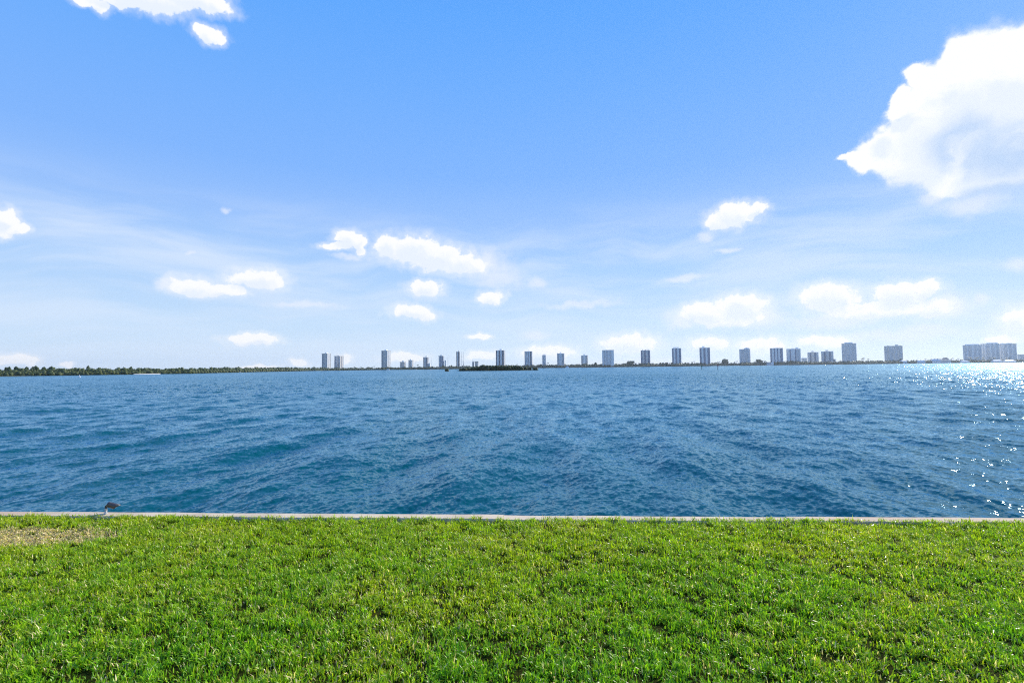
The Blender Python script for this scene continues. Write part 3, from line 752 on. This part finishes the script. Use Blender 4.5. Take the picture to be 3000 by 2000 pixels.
# ------------------------------------------------------------------ towers
def tower(px0, px1, ytop, Y, rz, wall, glass, bays, label, name='apartment_tower', ph=None, depth=0.8, slab=True, base_z=0.9, annex=None, floors=True, crown_over=0.0, side=None, tophat=None):
    """bays: list of (from, to, kind) across each facade, kind 'g' glass strip, 'b' balcony stack, 'w' plain"""
    yc = 0.5 * (px0 + px1)
    H = at(yc, ytop, Y).z - base_z
    # footprint size and centre so that its outline spans px0..px1
    w = (px1 - px0) / F_PX * Y; cx = xz(yc, Y)
    k = 1.0; cs, sn = math.cos(rz), math.sin(rz)
    for _ in range(6):
        hw, hd = w * k / 2, w * k * depth / 2
        pxs = [proj_x(cx + a * cs - b * sn, Y + a * sn + b * cs, 30) for a in (-hw, hw) for b in (-hd, hd)]
        k *= (px1 - px0) / (max(pxs) - min(pxs)); cx += (yc - 0.5 * (max(pxs) + min(pxs))) / F_PX * Y
    W, D = w * k, w * k * depth
    root = empty(name, (cx, Y, base_z), rz); tag(root, label, 'tower', 'towers along the far shore')
    b = MB(); b.box(-W/2, W/2, -D/2, D/2, -1, H); b.build('wall', wall, root)
    ns = max(5, int(round(H / 3.0))); fh = H / ns
    for s, (fw, dist) in enumerate(((W, D/2), (D, W/2), (W, D/2), (D, W/2))):
        ca, sa = math.cos(s * math.pi / 2), math.sin(s * math.pi / 2)
        def put(mb, u0_, u1_, o0, o1, z0, z1):
            # local facade frame: u along, o outwards (-y for side 0)
            pts = [(u0_, -dist - o0), (u1_, -dist - o0), (u1_, -dist - o1), (u0_, -dist - o1)]
            q = [(x * ca - y * sa, x * sa + y * ca) for x, y in pts]
            if o1 > o0: q = q[::-1]
            mb.prism(q, z0, z1)
        bl = (side if (side and s % 2) else bays)
        for (a, c, kind) in bl:
            u0_, u1_ = (a - 0.5) * fw, (c - 0.5) * fw
            if kind == 'w':
                m_ = MB(); put(m_, u0_, u1_, -0.3, 1.3, -1, H + 0.4); m_.build('pier', wall, root); continue
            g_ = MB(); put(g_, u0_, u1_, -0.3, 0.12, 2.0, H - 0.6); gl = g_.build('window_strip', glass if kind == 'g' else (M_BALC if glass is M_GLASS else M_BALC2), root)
            m_ = MB()
            for f in range(1, ns):
                if kind == 'b':
                    put(m_, u0_, u1_, -0.2, 1.5, f * fh - 0.35, f * fh)
                    put(m_, u0_, u1_, 1.42, 1.52, f * fh + 0.002, f * fh + 0.95)
                else:
                    put(m_, u0_, u1_, -0.2, 0.22, f * fh - 0.14, f * fh + 0.04)
            m_.build('balcony_stack' if kind == 'b' else 'floor_bands', M_SLAB if kind == 'b' else wall, root)
    if slab:
        o_ = 1.8 + crown_over
        r_ = MB(); r_.box(-W/2 - o_, W/2 + o_, -D/2 - o_, D/2 + o_, H + 0.01, H + 1.6); r_.build('roof_slab', M_SLAB, root)
    for (u0_, u1_, yt) in (ph or []):
        hh = at(yc, yt, Y).z - base_z
        p_ = MB(); p_.box((u0_ - 0.5) * W, (u1_ - 0.5) * W, -D * 0.22, D * 0.22, H + 1.61, max(hh, H + 3.0)); p_.build('penthouse', wall, root)
    if tophat:
        (u0_, u1_, ye, yr) = tophat
        ze = at(yc, ye, Y).z - base_z; zr = at(yc, yr, Y).z - base_z
        a, c = (u0_ - 0.5) * W, (u1_ - 0.5) * W
        p_ = MB(); p_.box(a, c, -D * 0.5, D * 0.5, H + 1.61, ze); p_.build('upper_storey', wall, root)
        mdl = (a + c) / 2; g_ = MB()
        g_.poly([(a-1, -D*0.52, ze+.01), (c+1, -D*0.52, ze+.01), (c+1, D*0.52, ze+.01), (a-1, D*0.52, ze+.01), (mdl, -D*0.3, zr), (mdl, D*0.3, zr)],
                [(0,3,2,1),(0,1,4),(2,3,5),(1,2,5,4),(3,0,4,5)])
        g_.build('roof', M_GREY, root)
    for (p0, p1, yt) in (annex or []):
        xa, xb = xz(p0, Y) - cx, xz(p1, Y) - cx
        hh = at(yc, yt, Y).z - base_z
        a_ = MB(); a_.box(xa, xb, -D * 0.3, D * 0.3, -1, hh); a_.box(xa - 0.8, xb + 0.8, -D * 0.33, D * 0.33, hh + 0.01, hh + 1.0)
        ao = a_.build('annex', wall, root)
        ao.rotation_euler = (0, 0, -rz)
    return root
BS = [(0.0, 0.22, 'b'), (0.22, 0.36, 'g'), (0.36, 0.64, 'w'), (0.66, 0.80, 'g'), (0.8, 1.0, 'b')]
BA = [(0.02, 0.16, 'b'), (0.18, 0.26, 'g'), (0.28, 0.58, 'b'), (0.60, 0.72, 'w'), (0.74, 0.80, 'g'), (0.82, 0.98, 'b')]
BD = [(0.0, 0.17, 'g'), (0.17, 0.36, 'w'), (0.38, 0.58, 'g'), (0.6, 0.76, 'w'), (0.78, 1.0, 'g')]
BV = [(0.02, 0.12, 'g'), (0.15, 0.28, 'w'), (0.31, 0.38, 'g'), (0.41, 0.54, 'w'), (0.56, 0.63, 'g'), (0.66, 0.78, 'w'), (0.80, 0.98, 'g')]
BG = [(0.03, 0.14, 'w'), (0.16, 0.46, 'b'), (0.48, 0.56, 'w'), (0.58, 0.84, 'b'), (0.86, 0.97, 'w')]
BN = [(0.0, 0.34, 'g'), (0.38, 0.62, 'w'), (0.66, 1.0, 'g')]
SB = [(0.05, 0.45, 'b'), (0.55, 0.95, 'b')]
P = R
tower(943, 969.5, 1036.4, 2100, P(-23), M_WHITE, M_GLASS, BA, 'leftmost tower, white and blue with an overhanging roof slab', ph=[(0.35, 0.68, 1033)], side=[(0.02,0.34,'w'),(0.38,0.48,'g'),(0.52,0.68,'w'),(0.72,0.97,'b')])
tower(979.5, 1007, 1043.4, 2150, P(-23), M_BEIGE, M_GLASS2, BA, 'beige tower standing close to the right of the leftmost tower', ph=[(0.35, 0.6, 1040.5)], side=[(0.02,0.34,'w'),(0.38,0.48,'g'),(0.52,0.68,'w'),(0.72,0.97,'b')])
tower(1117.5, 1144, 1027.8, 2150, P(-23), M_WHITE, M_GLASS, BA, 'tall white balconied tower standing alone between the leftmost pair and the short towers', ph=[(0.35, 0.66, 1024)], side=[(0.02,0.34,'w'),(0.38,0.48,'g'),(0.52,0.68,'w'),(0.72,0.97,'b')])
tower(1172, 1189, 1060.6, 2200, P(-20), M_GREY, M_GLASS, SB, 'short dark stepped block, lowest of the towers in the left half', ph=[(0.42, 0.80, 1056)], depth=0.9)
tower(1197, 1211, 1055.3, 2200, P(-20), M_WHITE, M_GLASS, BG, 'short pale grey block beside the lowest dark stepped block', ph=[(0.3, 0.65, 1051.5)], depth=0.9)
tower(1240, 1256.3, 1046, 2200, P(-20), M_WHITE, M_GLASS, BD, 'mid height tower with dark blue stripes and a low annex on its right', ph=[(0.45, 0.8, 1042.5)], annex=[(1256.5, 1260.8, 1064.3)], slab=False)
tower(1285.5, 1301, 1043, 2200, P(-20), M_GREY, M_GLASS2, BD, 'mid height grey tower behind the tiny islet', ph=[(0.3, 0.7, 1039.3)], annex=[(1303, 1307, 1056)])
tower(1337, 1348, 1029.8, 2200, P(-20), M_WHITE, M_GLASS, BN, 'slimmest tall tower, dark sides, by the sailboat masts left of the island', ph=[(0.55, 0.95, 1026)], slab=False)
tower(1383, 1389, 1059.3, 2250, P(-20), M_WHITE, M_GLASS, [(0.3, 0.9, 'g')], 'narrow low white block behind the left part of the small island', ph=[(0.3, 0.8, 1054)], slab=False)
tower(1392, 1401, 1059.5, 2250, P(-20), M_GREY, M_GLASS, BG, 'wider low grey block with a long roof slab behind the small island', ph=None, crown_over=3)
tower(1453, 1480.5, 1026, 2200, P(-16), M_WHITE, M_GLASS, BD, 'dark blue striped tower rising behind the small island', ph=[(0.42, 0.72, 1022.3)], slab=False)
tower(1537, 1561.5, 1029, 2200, P(-16), M_WHITE, M_GLASS, BV, 'white tower with thin dark vertical stripes behind the right tip of the island', ph=[(0.46, 0.52, 1025.5), (0.6, 0.66, 1026)], slab=False)
tower(1589, 1600, 1039.5, 2200, P(-16), M_GREY, M_GLASS2, SB, 'narrow blue grey tower with a slanting roof right of the island', ph=[(0.1, 0.95, 1037.5)], slab=False)
tower(1632.6, 1654.3, 1035, 2200, P(-14), M_WHITE, M_GLASS, [(0.02, 0.3, 'b'), (0.34, 0.5, 'w'), (0.52, 0.66, 'w'), (0.7, 0.98, 'b')], 'tower with a pale centre column between dark balcony stacks', ph=[(0.38, 0.64, 1031.5), (0.0, 0.08, 1033)], slab=False)
tower(1703.4, 1722.2, 1040.8, 2250, P(-14), M_WHITE, M_GLASS, [(0.0, 0.28, 'b'), (0.32, 0.68, 'w'), (0.72, 1.0, 'b')], 'short tower with a broad white centre and raised middle block', ph=[(0.32, 0.66, 1037)], slab=False)
tower(1765.3, 1797.8, 1026.4, 2200, P(-10), M_WHITE, M_GLASS2, [(0.02, 0.1, 'w'), (0.12, 0.24, 'b'), (0.27, 0.33, 'w'), (0.35, 0.5, 'b'), (0.52, 0.62, 'w'), (0.64, 0.78, 'b'), (0.8, 0.95, 'w')], 'broad flat topped pale blue tower at the middle of the skyline', ph=[(0.33, 0.42, 1024.8)], depth=0.6)
tower(1878.3, 1904.7, 1026.1, 2250, P(-18), M_BEIGE, M_GLASS2, BD, 'pinkish beige tower with three small roof blocks', ph=[(0.12, 0.22, 1023), (0.42, 0.62, 1023.6), (0.75, 0.92, 1023.2)], slab=False)
tower(1969.7, 1995.7, 1020, 2250, P(-20), M_WHITE, M_GLASS2, BD, 'white and blue tower with a wide flat penthouse', ph=[(0.12, 0.78, 1016.8)], slab=False)
tower(2050.7, 2080, 1018.6, 2250, P(-22), M_WHITE, M_GLASS2, BD, 'white and blue tower with a tall narrow roof block, above the green channel marker', ph=[(0.25, 0.5, 1014)], slab=False)
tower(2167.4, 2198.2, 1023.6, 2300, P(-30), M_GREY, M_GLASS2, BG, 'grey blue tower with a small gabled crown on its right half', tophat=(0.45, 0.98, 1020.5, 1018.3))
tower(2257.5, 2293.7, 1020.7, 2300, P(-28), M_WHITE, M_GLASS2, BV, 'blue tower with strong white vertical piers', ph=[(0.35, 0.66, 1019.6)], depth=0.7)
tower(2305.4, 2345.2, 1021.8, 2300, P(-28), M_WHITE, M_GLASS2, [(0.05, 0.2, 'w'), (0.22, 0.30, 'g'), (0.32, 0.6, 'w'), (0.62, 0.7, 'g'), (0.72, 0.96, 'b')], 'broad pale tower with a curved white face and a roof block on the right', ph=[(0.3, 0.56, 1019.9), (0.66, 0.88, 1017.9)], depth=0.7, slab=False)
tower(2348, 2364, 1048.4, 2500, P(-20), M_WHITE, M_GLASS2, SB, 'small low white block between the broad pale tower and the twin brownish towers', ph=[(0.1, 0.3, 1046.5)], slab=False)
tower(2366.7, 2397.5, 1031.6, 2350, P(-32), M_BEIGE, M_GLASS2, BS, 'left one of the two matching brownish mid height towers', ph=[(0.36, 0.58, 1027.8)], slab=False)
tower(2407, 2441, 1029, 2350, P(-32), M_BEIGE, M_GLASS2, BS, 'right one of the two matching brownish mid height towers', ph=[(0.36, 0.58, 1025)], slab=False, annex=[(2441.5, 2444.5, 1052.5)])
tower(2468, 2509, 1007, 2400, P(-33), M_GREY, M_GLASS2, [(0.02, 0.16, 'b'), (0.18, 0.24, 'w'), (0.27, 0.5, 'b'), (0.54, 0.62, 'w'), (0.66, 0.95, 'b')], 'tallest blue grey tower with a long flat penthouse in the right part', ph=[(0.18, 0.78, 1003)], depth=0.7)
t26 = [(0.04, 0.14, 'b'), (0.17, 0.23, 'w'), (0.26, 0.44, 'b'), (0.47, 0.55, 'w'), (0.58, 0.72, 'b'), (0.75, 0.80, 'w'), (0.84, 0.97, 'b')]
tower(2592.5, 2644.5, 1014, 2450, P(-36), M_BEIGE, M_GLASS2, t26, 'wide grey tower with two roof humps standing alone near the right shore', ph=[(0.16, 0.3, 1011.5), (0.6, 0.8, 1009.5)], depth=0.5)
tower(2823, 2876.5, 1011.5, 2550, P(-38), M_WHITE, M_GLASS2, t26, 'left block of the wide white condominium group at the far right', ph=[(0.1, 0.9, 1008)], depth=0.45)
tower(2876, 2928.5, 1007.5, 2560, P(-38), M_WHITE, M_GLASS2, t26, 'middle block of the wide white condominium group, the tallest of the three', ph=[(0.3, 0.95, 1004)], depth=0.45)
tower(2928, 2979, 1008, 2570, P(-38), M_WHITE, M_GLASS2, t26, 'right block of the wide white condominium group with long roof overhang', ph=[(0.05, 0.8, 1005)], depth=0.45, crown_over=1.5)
tower(2981, 3040, 1038.5, 2650, P(-38), M_WHITE, M_GLASS2, SB, 'low white building cut off by the right edge of the picture', ph=[(0.35, 0.9, 1032)], depth=0.6)

# ------------------------------------------------------------------ low houses on the right shore
def house(px0, px1, ye, yr, Y, wall, roof, label, cat='house', z0=0.8):
    w = (px1 - px0) / F_PX * Y; yc = (px0 + px1) / 2
    hz = at(yc, ye, Y).z - z0; rzv = at(yc, yr, Y).z - z0
    root = empty('house', (xz(yc, Y), Y, z0), R(-8)); tag(root, label, cat, 'low houses on the far shore')
    d = w * 0.45
    b = MB(); b.box(-w/2, w/2, -d/2, d/2, -1, hz); b.build('wall', wall, root)
    g_ = MB(); a, c = w/2 + 1, d/2 + 1
    g_.poly([(-a,-c,hz+.01),(a,-c,hz+.01),(a,c,hz+.01),(-a,c,hz+.01),(-a+d*0.45,0,rzv),(a-d*0.45,0,rzv)], [(0,3,2,1),(0,1,5,4),(2,3,4,5),(1,2,5),(3,0,4)])
    g_.build('roof', roof, root)
    nwin = max(2, int(w / 6))
    for i in range(nwin):
        u = -w/2 + (i + 0.5) * w / nwin
        q = MB(); q.box(u - 1.1, u + 1.1, -d/2 - 0.12, -d/2 + 0.1, 1.0, max(1.9, min(hz - 0.5, 2.8))); q.build('window', M_GLASS, root)
house(2638, 2655, 1057, 1054.5, 2340, M_WHITE, M_ROOFW, 'low white roofed house at the foot of the lone wide grey tower')
house(2688, 2697, 1060, 1056, 2330, M_WHITE, M_ROOFW, 'left one of two bright white shore houses side by side')
house(2697.5, 2709, 1060, 1056, 2330, M_WHITE, M_ROOFW, 'right one of two bright white shore houses side by side')
house(2731, 2752, 1056, 1051.5, 2360, M_WHITE, M_ROOFW, 'white roofed house between the bright pair and the tan roofed house')
house(2753, 2781, 1056, 1051.5, 2360, M_BEIGE, M_ROOFT, 'long house with a pale tan roof on the right shore')
house(2763, 2777, 1051, 1047.5, 2420, M_BEIGE, M_ROOFB, 'dark brown roof showing above the long tan roofed house')
house(2815, 2836, 1059, 1055.5, 2380, M_WHITE, M_ROOFW, 'white house at the foot of the condominium group, left end')
house(2908, 2932, 1057, 1053.5, 2400, M_WHITE, M_ROOFW, 'wide white roofed house below the middle condominium block')
house(2942, 2970, 1057, 1053.8, 2400, M_WHITE, M_ROOFW, 'wide white roofed house below the right condominium block')
house(2247, 2258, 1062, 1060.5, 2215, M_GREY, M_ROOFB, 'dark roofed house left of the foot of the blue tower with white piers')
house(2259, 2266, 1063.5, 1061, 2210, M_WHITE, M_ROOFW, 'tiny white house at the foot of the blue tower with white piers')
house(1658, 1666, 1075, 1072.5, 2140, M_WHITE, M_ROOFW, 'tiny white shore house right of the tower with a pale centre column')
house(1133.5, 1140, 1083, 1080.5, 2010, M_WHITE, M_ROOFW, 'tiny white shore house right below the lone tall balconied tower')

# ------------------------------------------------------------------ palms and single trees above the belt
def palm_parts(h, seed):
    g = random.Random(seed); t = MB(); lean = g.uniform(-0.06, 0.06) * h
    t.tube([(0, 0, -0.5), (lean * 0.3, 0, h * 0.5), (lean, 0, h * 0.93)], [0.28, 0.2, 0.17], 6)
    V = []; F = []; cl = []
    for k in range(17):
        a = 2 * math.pi * k / 17 + g.uniform(-0.2, 0.2); up_ = g.uniform(-0.2, 0.9); L = g.uniform(2.3, 3.2)
        prev = None; pts = []
        for j in range(5):
            u = j / 4; rr = L * u
            pts.append(Vector((lean + math.cos(a) * rr, math.sin(a) * rr, h * 0.93 + up_ * rr - 0.42 * rr * u * 1.0)))
        sd = Vector((-math.sin(a), math.cos(a), 0))
        b0 = len(V)
        for j, p in enumerate(pts):
            wd = (0.12, 0.55, 0.7, 0.5, 0.05)[j]
            V += [tuple(p - sd * wd - Vector((0, 0, wd * 0.5))), tuple(p), tuple(p + sd * wd - Vector((0, 0, wd * 0.5)))]
        for j in range(4):
            c = b0 + j * 3; F += [(c, c + 1, c + 4, c + 3), (c + 1, c + 2, c + 5, c + 4)]
        v = g.random(); cl += [(0.04 + 0.05 * v, 0.07 + 0.07 * v, 0.02, 1)] * 15
    return t, V, F, cl
palm_src = []
for s in range(4):
    t, V, F, cl = palm_parts(11.0, s)
    to = t.build('trunk', M_TRUNK); co = mesh_np('crown', V, np.array(F), np.full(len(F), 4), M_LEAF, attrs={'tint': cl})
    palm_src.append((to, co))
used = set()
zones = [(900, 1010, 'palm above the trees around the leftmost two towers'), (1010, 1110, 'palm on the low shore between the beige tower and the lone tall balconied tower'),
         (1110, 1240, 'palm among the short towers in the left half'), (1240, 1340, 'palm between the striped tower with annex and the slimmest tower'),
         (1340, 1540, 'palm showing behind the small island'), (1540, 1760, 'palm between the island and the broad flat topped tower'),
         (1760, 1880, 'palm in the row between the broad flat topped tower and the pinkish tower'), (1880, 1968, 'palm right of the pinkish beige tower'),
         (1968, 2050, 'palm between the two white and blue towers'), (2050, 2165, 'palm between the channel markers and the gabled grey tower'),
         (2165, 2300, 'palm between the gabled grey tower and the blue tower with piers'), (2300, 2470, 'palm near the twin brownish towers'),
         (2470, 2600, 'palm between the tallest tower and the lone wide grey tower'), (2600, 2820, 'palm among the houses left of the condominium group'),
         (2820, 3010, 'palm in front of the white condominium group')]
palms = [(921, 1074), (1013, 1077), (1030, 1075.5), (1038, 1073.5), (1046, 1076), (1057, 1073.5), (1090, 1074), (1096, 1072), (1108, 1077), (1216, 1075), (1224, 1067), (1229, 1074), (1281, 1072.5), (1330, 1073), (1367, 1069.5),
         (1515, 1066), (1606, 1061.5), (1620, 1067), (1801, 1065), (1806, 1064), (1812, 1065.5), (1822, 1065), (1828, 1063), (1834, 1063), (1863, 1062.5), (1871, 1062.5), (1876, 1063), (1907, 1064), (1913, 1064),
         (1920, 1065), (1927, 1065), (1936, 1061), (1962, 1062), (1966, 1062), (1999, 1060), (2006, 1063), (2018, 1061), (2027, 1059), (2034, 1057), (2043, 1062), (2090, 1061), (2096, 1060), (2104, 1059), (2109, 1057.5), (2153, 1059), (2160, 1057),
         (2236, 1055), (2242, 1056), (2294, 1059), (2300, 1057), (2306, 1055), (2526, 1050), (2531, 1047.5), (2545, 1050), (2712, 1050), (2729, 1050.5), (2738, 1050), (2748, 1049), (2755, 1048), (2788, 1049), (2793, 1048),
         (2808, 1048.5), (2836, 1045), (2845, 1046), (2858, 1047), (2866, 1045.5), (2880, 1047), (2903, 1046), (2912, 1046.5), (2916, 1047), (2950, 1048), (2958, 1047)]
ORD = 'first second third fourth fifth sixth seventh eighth ninth tenth eleventh twelfth thirteenth fourteenth fifteenth'.split()
zn = {}
for i, (px, py) in enumerate(palms):
    Y = shore_Y(px) + random.uniform(10, 45)
    zt = at(px, py, Y).z
    lab = next(l for a, b_, l in zones if a <= px < b_)
    zn[lab] = zn.get(lab, 0) + 1
    if sum(1 for q in palms if next(l for a, b_, l in zones if a <= q[0] < b_) == lab) > 1: lab = ORD[zn[lab] - 1] + '-from-left ' + lab
    root = empty('palm_tree', (xz(px, Y), Y, 0.7), random.uniform(0, 6.28)); tag(root, lab, 'palm', 'palms on the far shore')
    s = max(0.6, (zt - 0.7) / 11.6); root.scale = (s, s, s)
    k = i % 4
    for src in palm_src[k]:
        if (k, src.name) not in used:
            used.add((k, src.name)); src.parent = root
        else:
            c = src.copy(); C.objects.link(c); c.parent = root
singles = [(1078, 1074, 10, 'round tree on the low shore left of the lone tall balconied tower'), (1122, 1075, 8, 'tree at the left foot of the lone tall balconied tower'),
           (1146, 1075, 15, 'wide dark tree at the right foot of the lone tall balconied tower'), (1298, 1069, 6, 'dark tree in front of the grey tower behind the tiny islet'),
           (1323, 1068, 4, 'small pointed tree left of the slimmest tower'), (1583, 1066, 9, 'round tree left of the narrow slanting roof tower'), (1688, 1067, 12, 'broad tree left of the short tower with raised middle'),
           (1745, 1060, 8, 'tall ragged tree left of the broad flat topped tower'), (1848, 1056, 20, 'tallest ragged pine between the broad flat topped tower and the pinkish tower'),
           (1943, 1061, 7, 'dark tree in the gap left of the tower with the wide penthouse'), (1953, 1061, 9, 'round dark tree just left of the tower with the wide penthouse'),
           (2125, 1050, 20, 'largest spreading tree right of the red channel marker'), (2225, 1052, 17, 'dark spreading tree between the gabled tower and the blue tower with piers'),
           (2318, 1055, 14, 'tree at the left foot of the broad pale tower'), (2333, 1055, 10, 'tree at the right foot of the broad pale tower'), (2640, 1049, 10, 'tree at the right foot of the lone wide grey tower')]
for i, (px, py, w, lab) in enumerate(singles):
    Y = shore_Y(px) + 20; h = at(px, py, Y).z - 0.7
    tree('shore_tree', px, Y, h * 1.03, w / F_PX * Y * 1.25, lab, 'single trees on the far shore', DARK, 300 + i, 'tree', 0.6, 420, 7)
for i, (px, w) in enumerate([(16, 5), (27, 6), (47, 8), (78, 6), (98, 10), (104, 9), (127, 8), (151, 12), (258, 7), (383, 7)]):
    Y = shore_Y(px) + 45
    tree('mangrove_tree', px, Y, 8.6 + (i % 3) * 0.4, w / F_PX * Y * 1.7, ORD[i] + ' from the left of the taller trees rising out of the left mangrove bank', 'taller trees in the left bank', DARK, 400 + i, 'tree', 0.72, 300, 5, 0.3)

# ------------------------------------------------------------------ channel markers and boats
M_PILE = mat_noise('wet_piling', (0.05, 0.045, 0.04), (0.11, 0.10, 0.09), 0.8, 3.0)
M_RED = mat_noise('marker_red', (0.55, 0.05, 0.03), (0.65, 0.08, 0.05), 0.5, 2.0)
M_GRN = mat_noise('marker_green', (0.01, 0.16, 0.10), (0.02, 0.22, 0.14), 0.5, 2.0)
M_HULL = mat_noise('gelcoat', (0.75, 0.76, 0.78), (0.82, 0.83, 0.84), 0.25, 1.0)
M_ALU = mat_noise('mast_alloy', (0.30, 0.29, 0.28), (0.42, 0.41, 0.40), 0.4, 2.0)
M_SAIL = mat_noise('sail_cover', (0.03, 0.05, 0.10), (0.06, 0.08, 0.14), 0.8, 1.0)
def marker(px, py_base, py_top, lean, board, label):
    p = on_z(px, py_base, 0); Y = p.y
    h = at(px, py_top, Y).z
    root = empty('channel_marker', (p.x, Y, 0)); tag(root, label, 'channel marker', 'channel markers in the bay')
    t = MB(); t.tube([(0, 0, -1.0), (lean * h * 0.5, 0, h * 0.5), (lean * h, 0, h)], [0.19, 0.18, 0.17], 10); t.build('pile', M_GRN if board == 'g' else M_PILE, root)
    if board == 'g':
        s = MB(); s.box(-0.40, 0.40, -0.27, -0.21, h - 1.0, h - 0.2); s.build('sign_board', M_GRN, root)
    else:
        s = MB(); c = (lean * h - 0.55, -0.24, h - 0.55)
        s.poly([(c[0]-0.5, c[1], c[2]-0.45), (c[0]+0.5, c[1], c[2]-0.45), (c[0], c[1], c[2]+0.55), (c[0]-0.5, c[1]-0.05, c[2]-0.45), (c[0]+0.5, c[1]-0.05, c[2]-0.45), (c[0], c[1]-0.05, c[2]+0.55)],
               [(0,1,2),(5,4,3),(0,3,4,1),(1,4,5,2),(2,5,3,0)])
        s.build('sign_board', M_RED, root)
        q = MB(); q.tube([(lean*h - 0.02, 0, h), (lean*h + 0.3, 0, h + 0.5)], [0.16, 0.05], 8); q.build('bird_spike', M_PILE, root)
marker(2056, 1081.5, 1069.5, 0.0, 'g', 'upright green channel marker pile standing in the water')
marker(2102, 1081.5, 1067, 0.20, 'r', 'leaning dark channel marker pile with a red board')

def sailboat(px, y_hull, y_top, Y, label, furl=False, two=False):
    p = xz(px, Y); root = empty('sailboat', (p, Y, 0), R(random.uniform(60, 110))); tag(root, label, 'sailboat', 'moored sailboats')
    L = 9.0; vs = []; fs = []
    secs = [(-0.5, 0.7, 0.9), (-0.3, 1.3, 0.95), (0.0, 1.5, 0.95), (0.25, 1.1, 1.05), (0.42, 0.5, 1.2), (0.5, 0.05, 1.35)]
    for (u, hw, fb) in secs: vs += [(u*L, -hw, fb), (u*L, -hw*0.7, -0.3), (u*L, hw*0.7, -0.3), (u*L, hw, fb)]
    for j in range(5):
        for i in range(4): fs.append((j*4+i, j*4+(i+1)%4, (j+1)*4+(i+1)%4, (j+1)*4+i))
    fs += [(3,2,1,0), (20,21,22,23)]
    h = MB(); h.poly(vs, fs); h.build('hull', M_HULL, root)
    c = MB(); c.poly([(-2.2,-0.9,0.96),(1.6,-0.8,0.98),(1.6,0.8,0.98),(-2.2,0.9,0.96),(-2.0,-0.7,1.5),(0.9,-0.6,1.45),(0.9,0.6,1.45),(-2.0,0.7,1.5)], [(4,5,6,7),(0,1,5,4),(1,2,6,5),(2,3,7,6),(3,0,4,7)])
    c.build('cabin', M_HULL, root)
    top = at(px, y_top, Y).z
    mm = MB(); mm.tube([(0.4, 0, 0.9), (0.4, 0, top)], [0.16, 0.11], 8)
    for zf in (0.45, 0.72): mm.tube([(0.4, -1.1, top * zf), (0.4, 1.1, top * zf)], 0.04, 5)
    mm.tube([(0.4, 0, top), (4.3, 0, 1.3)], 0.03, 4); mm.tube([(0.4, 0, top), (-4.4, 0, 1.0)], 0.03, 4)
    mm.build('mast', M_ALU, root)
    b = MB(); b.tube([(0.3, 0, 2.0), (-3.6, 0, 2.1)], 0.2, 8); b.build('boom', M_SAIL, root)
    if furl:
        f = MB(); f.tube([(0.55, 0, 1.6), (0.6, 0, top * 0.25), (0.5, 0, top * 0.52)], [0.45, 0.4, 0.1], 8); f.build('furled_sail', M_SAIL, root)
sailboat(1218.3, 1081, 1056, 1300, 'sailboat with a short thin mast left of the tower with the annex')
sailboat(1263.4, 1080, 1046, 900, 'sailboat with a tall mast right of the tower with the annex')
sailboat(1312.4, 1080, 1045, 800, 'sailboat with a tall mast right above the tiny islet')
sailboat(1352.3, 1078, 1030, 640, 'sailboat with a thin mast just right of the slimmest tower')
sailboat(1356.8, 1078, 1030, 620, 'sailboat with a furled sail at the left tip of the island', furl=True)
def buoy(px, py, s, label):
    p = on_z(px, py, 0); root = empty('buoy', (p.x, p.y, 0)); tag(root, label, 'buoy', 'white buoys on the bay')
    b = MB(); b.tube([(0,0,-0.3),(0,0,0.0),(0,0,0.35*s),(0,0,0.5*s)], [0.35*s,0.5*s,0.5*s,0.3*s], 12); b.build('float', M_HULL, root, True)
    t = MB(); t.tube([(0,0,0.5*s),(0,0,1.5*s)], [0.14*s,0.10*s], 8); t.build('post', M_HULL, root)
buoy(233, 1104.5, 1.0, 'tiny white buoy off the left mangrove bank')
buoy(1761, 1081, 1.3, 'white post buoy left below the broad flat topped tower')
buoy(2370, 1071.5, 1.6, 'white post buoy below the left one of the twin brownish towers')
buoy(703, 1091.3, 1.6, 'white buoy far out along the left shore')

# ------------------------------------------------------------------ the air over the bay
def build_haze():
    b = MB(); b.box(-6200, 6200, -95, 6200, -5, 145)
    mt = bpy.data.materials.new('air'); mt.use_nodes = True; nt = mt.node_tree; nt.nodes.clear()
    v = nt.nodes.new('ShaderNodeVolumePrincipled'); v.inputs['Color'].default_value = (0.75, 0.87, 1.0, 1); v.inputs['Density'].default_value = 0.00005
    v.inputs['Anisotropy'].default_value = 0.35
    o_ = nt.nodes.new('ShaderNodeOutputMaterial'); nt.links.new(v.outputs[0], o_.inputs['Volume'])
    o = b.build('haze', mt); tag(o, kind='stuff')
HAZE = True
if HAZE: build_haze()
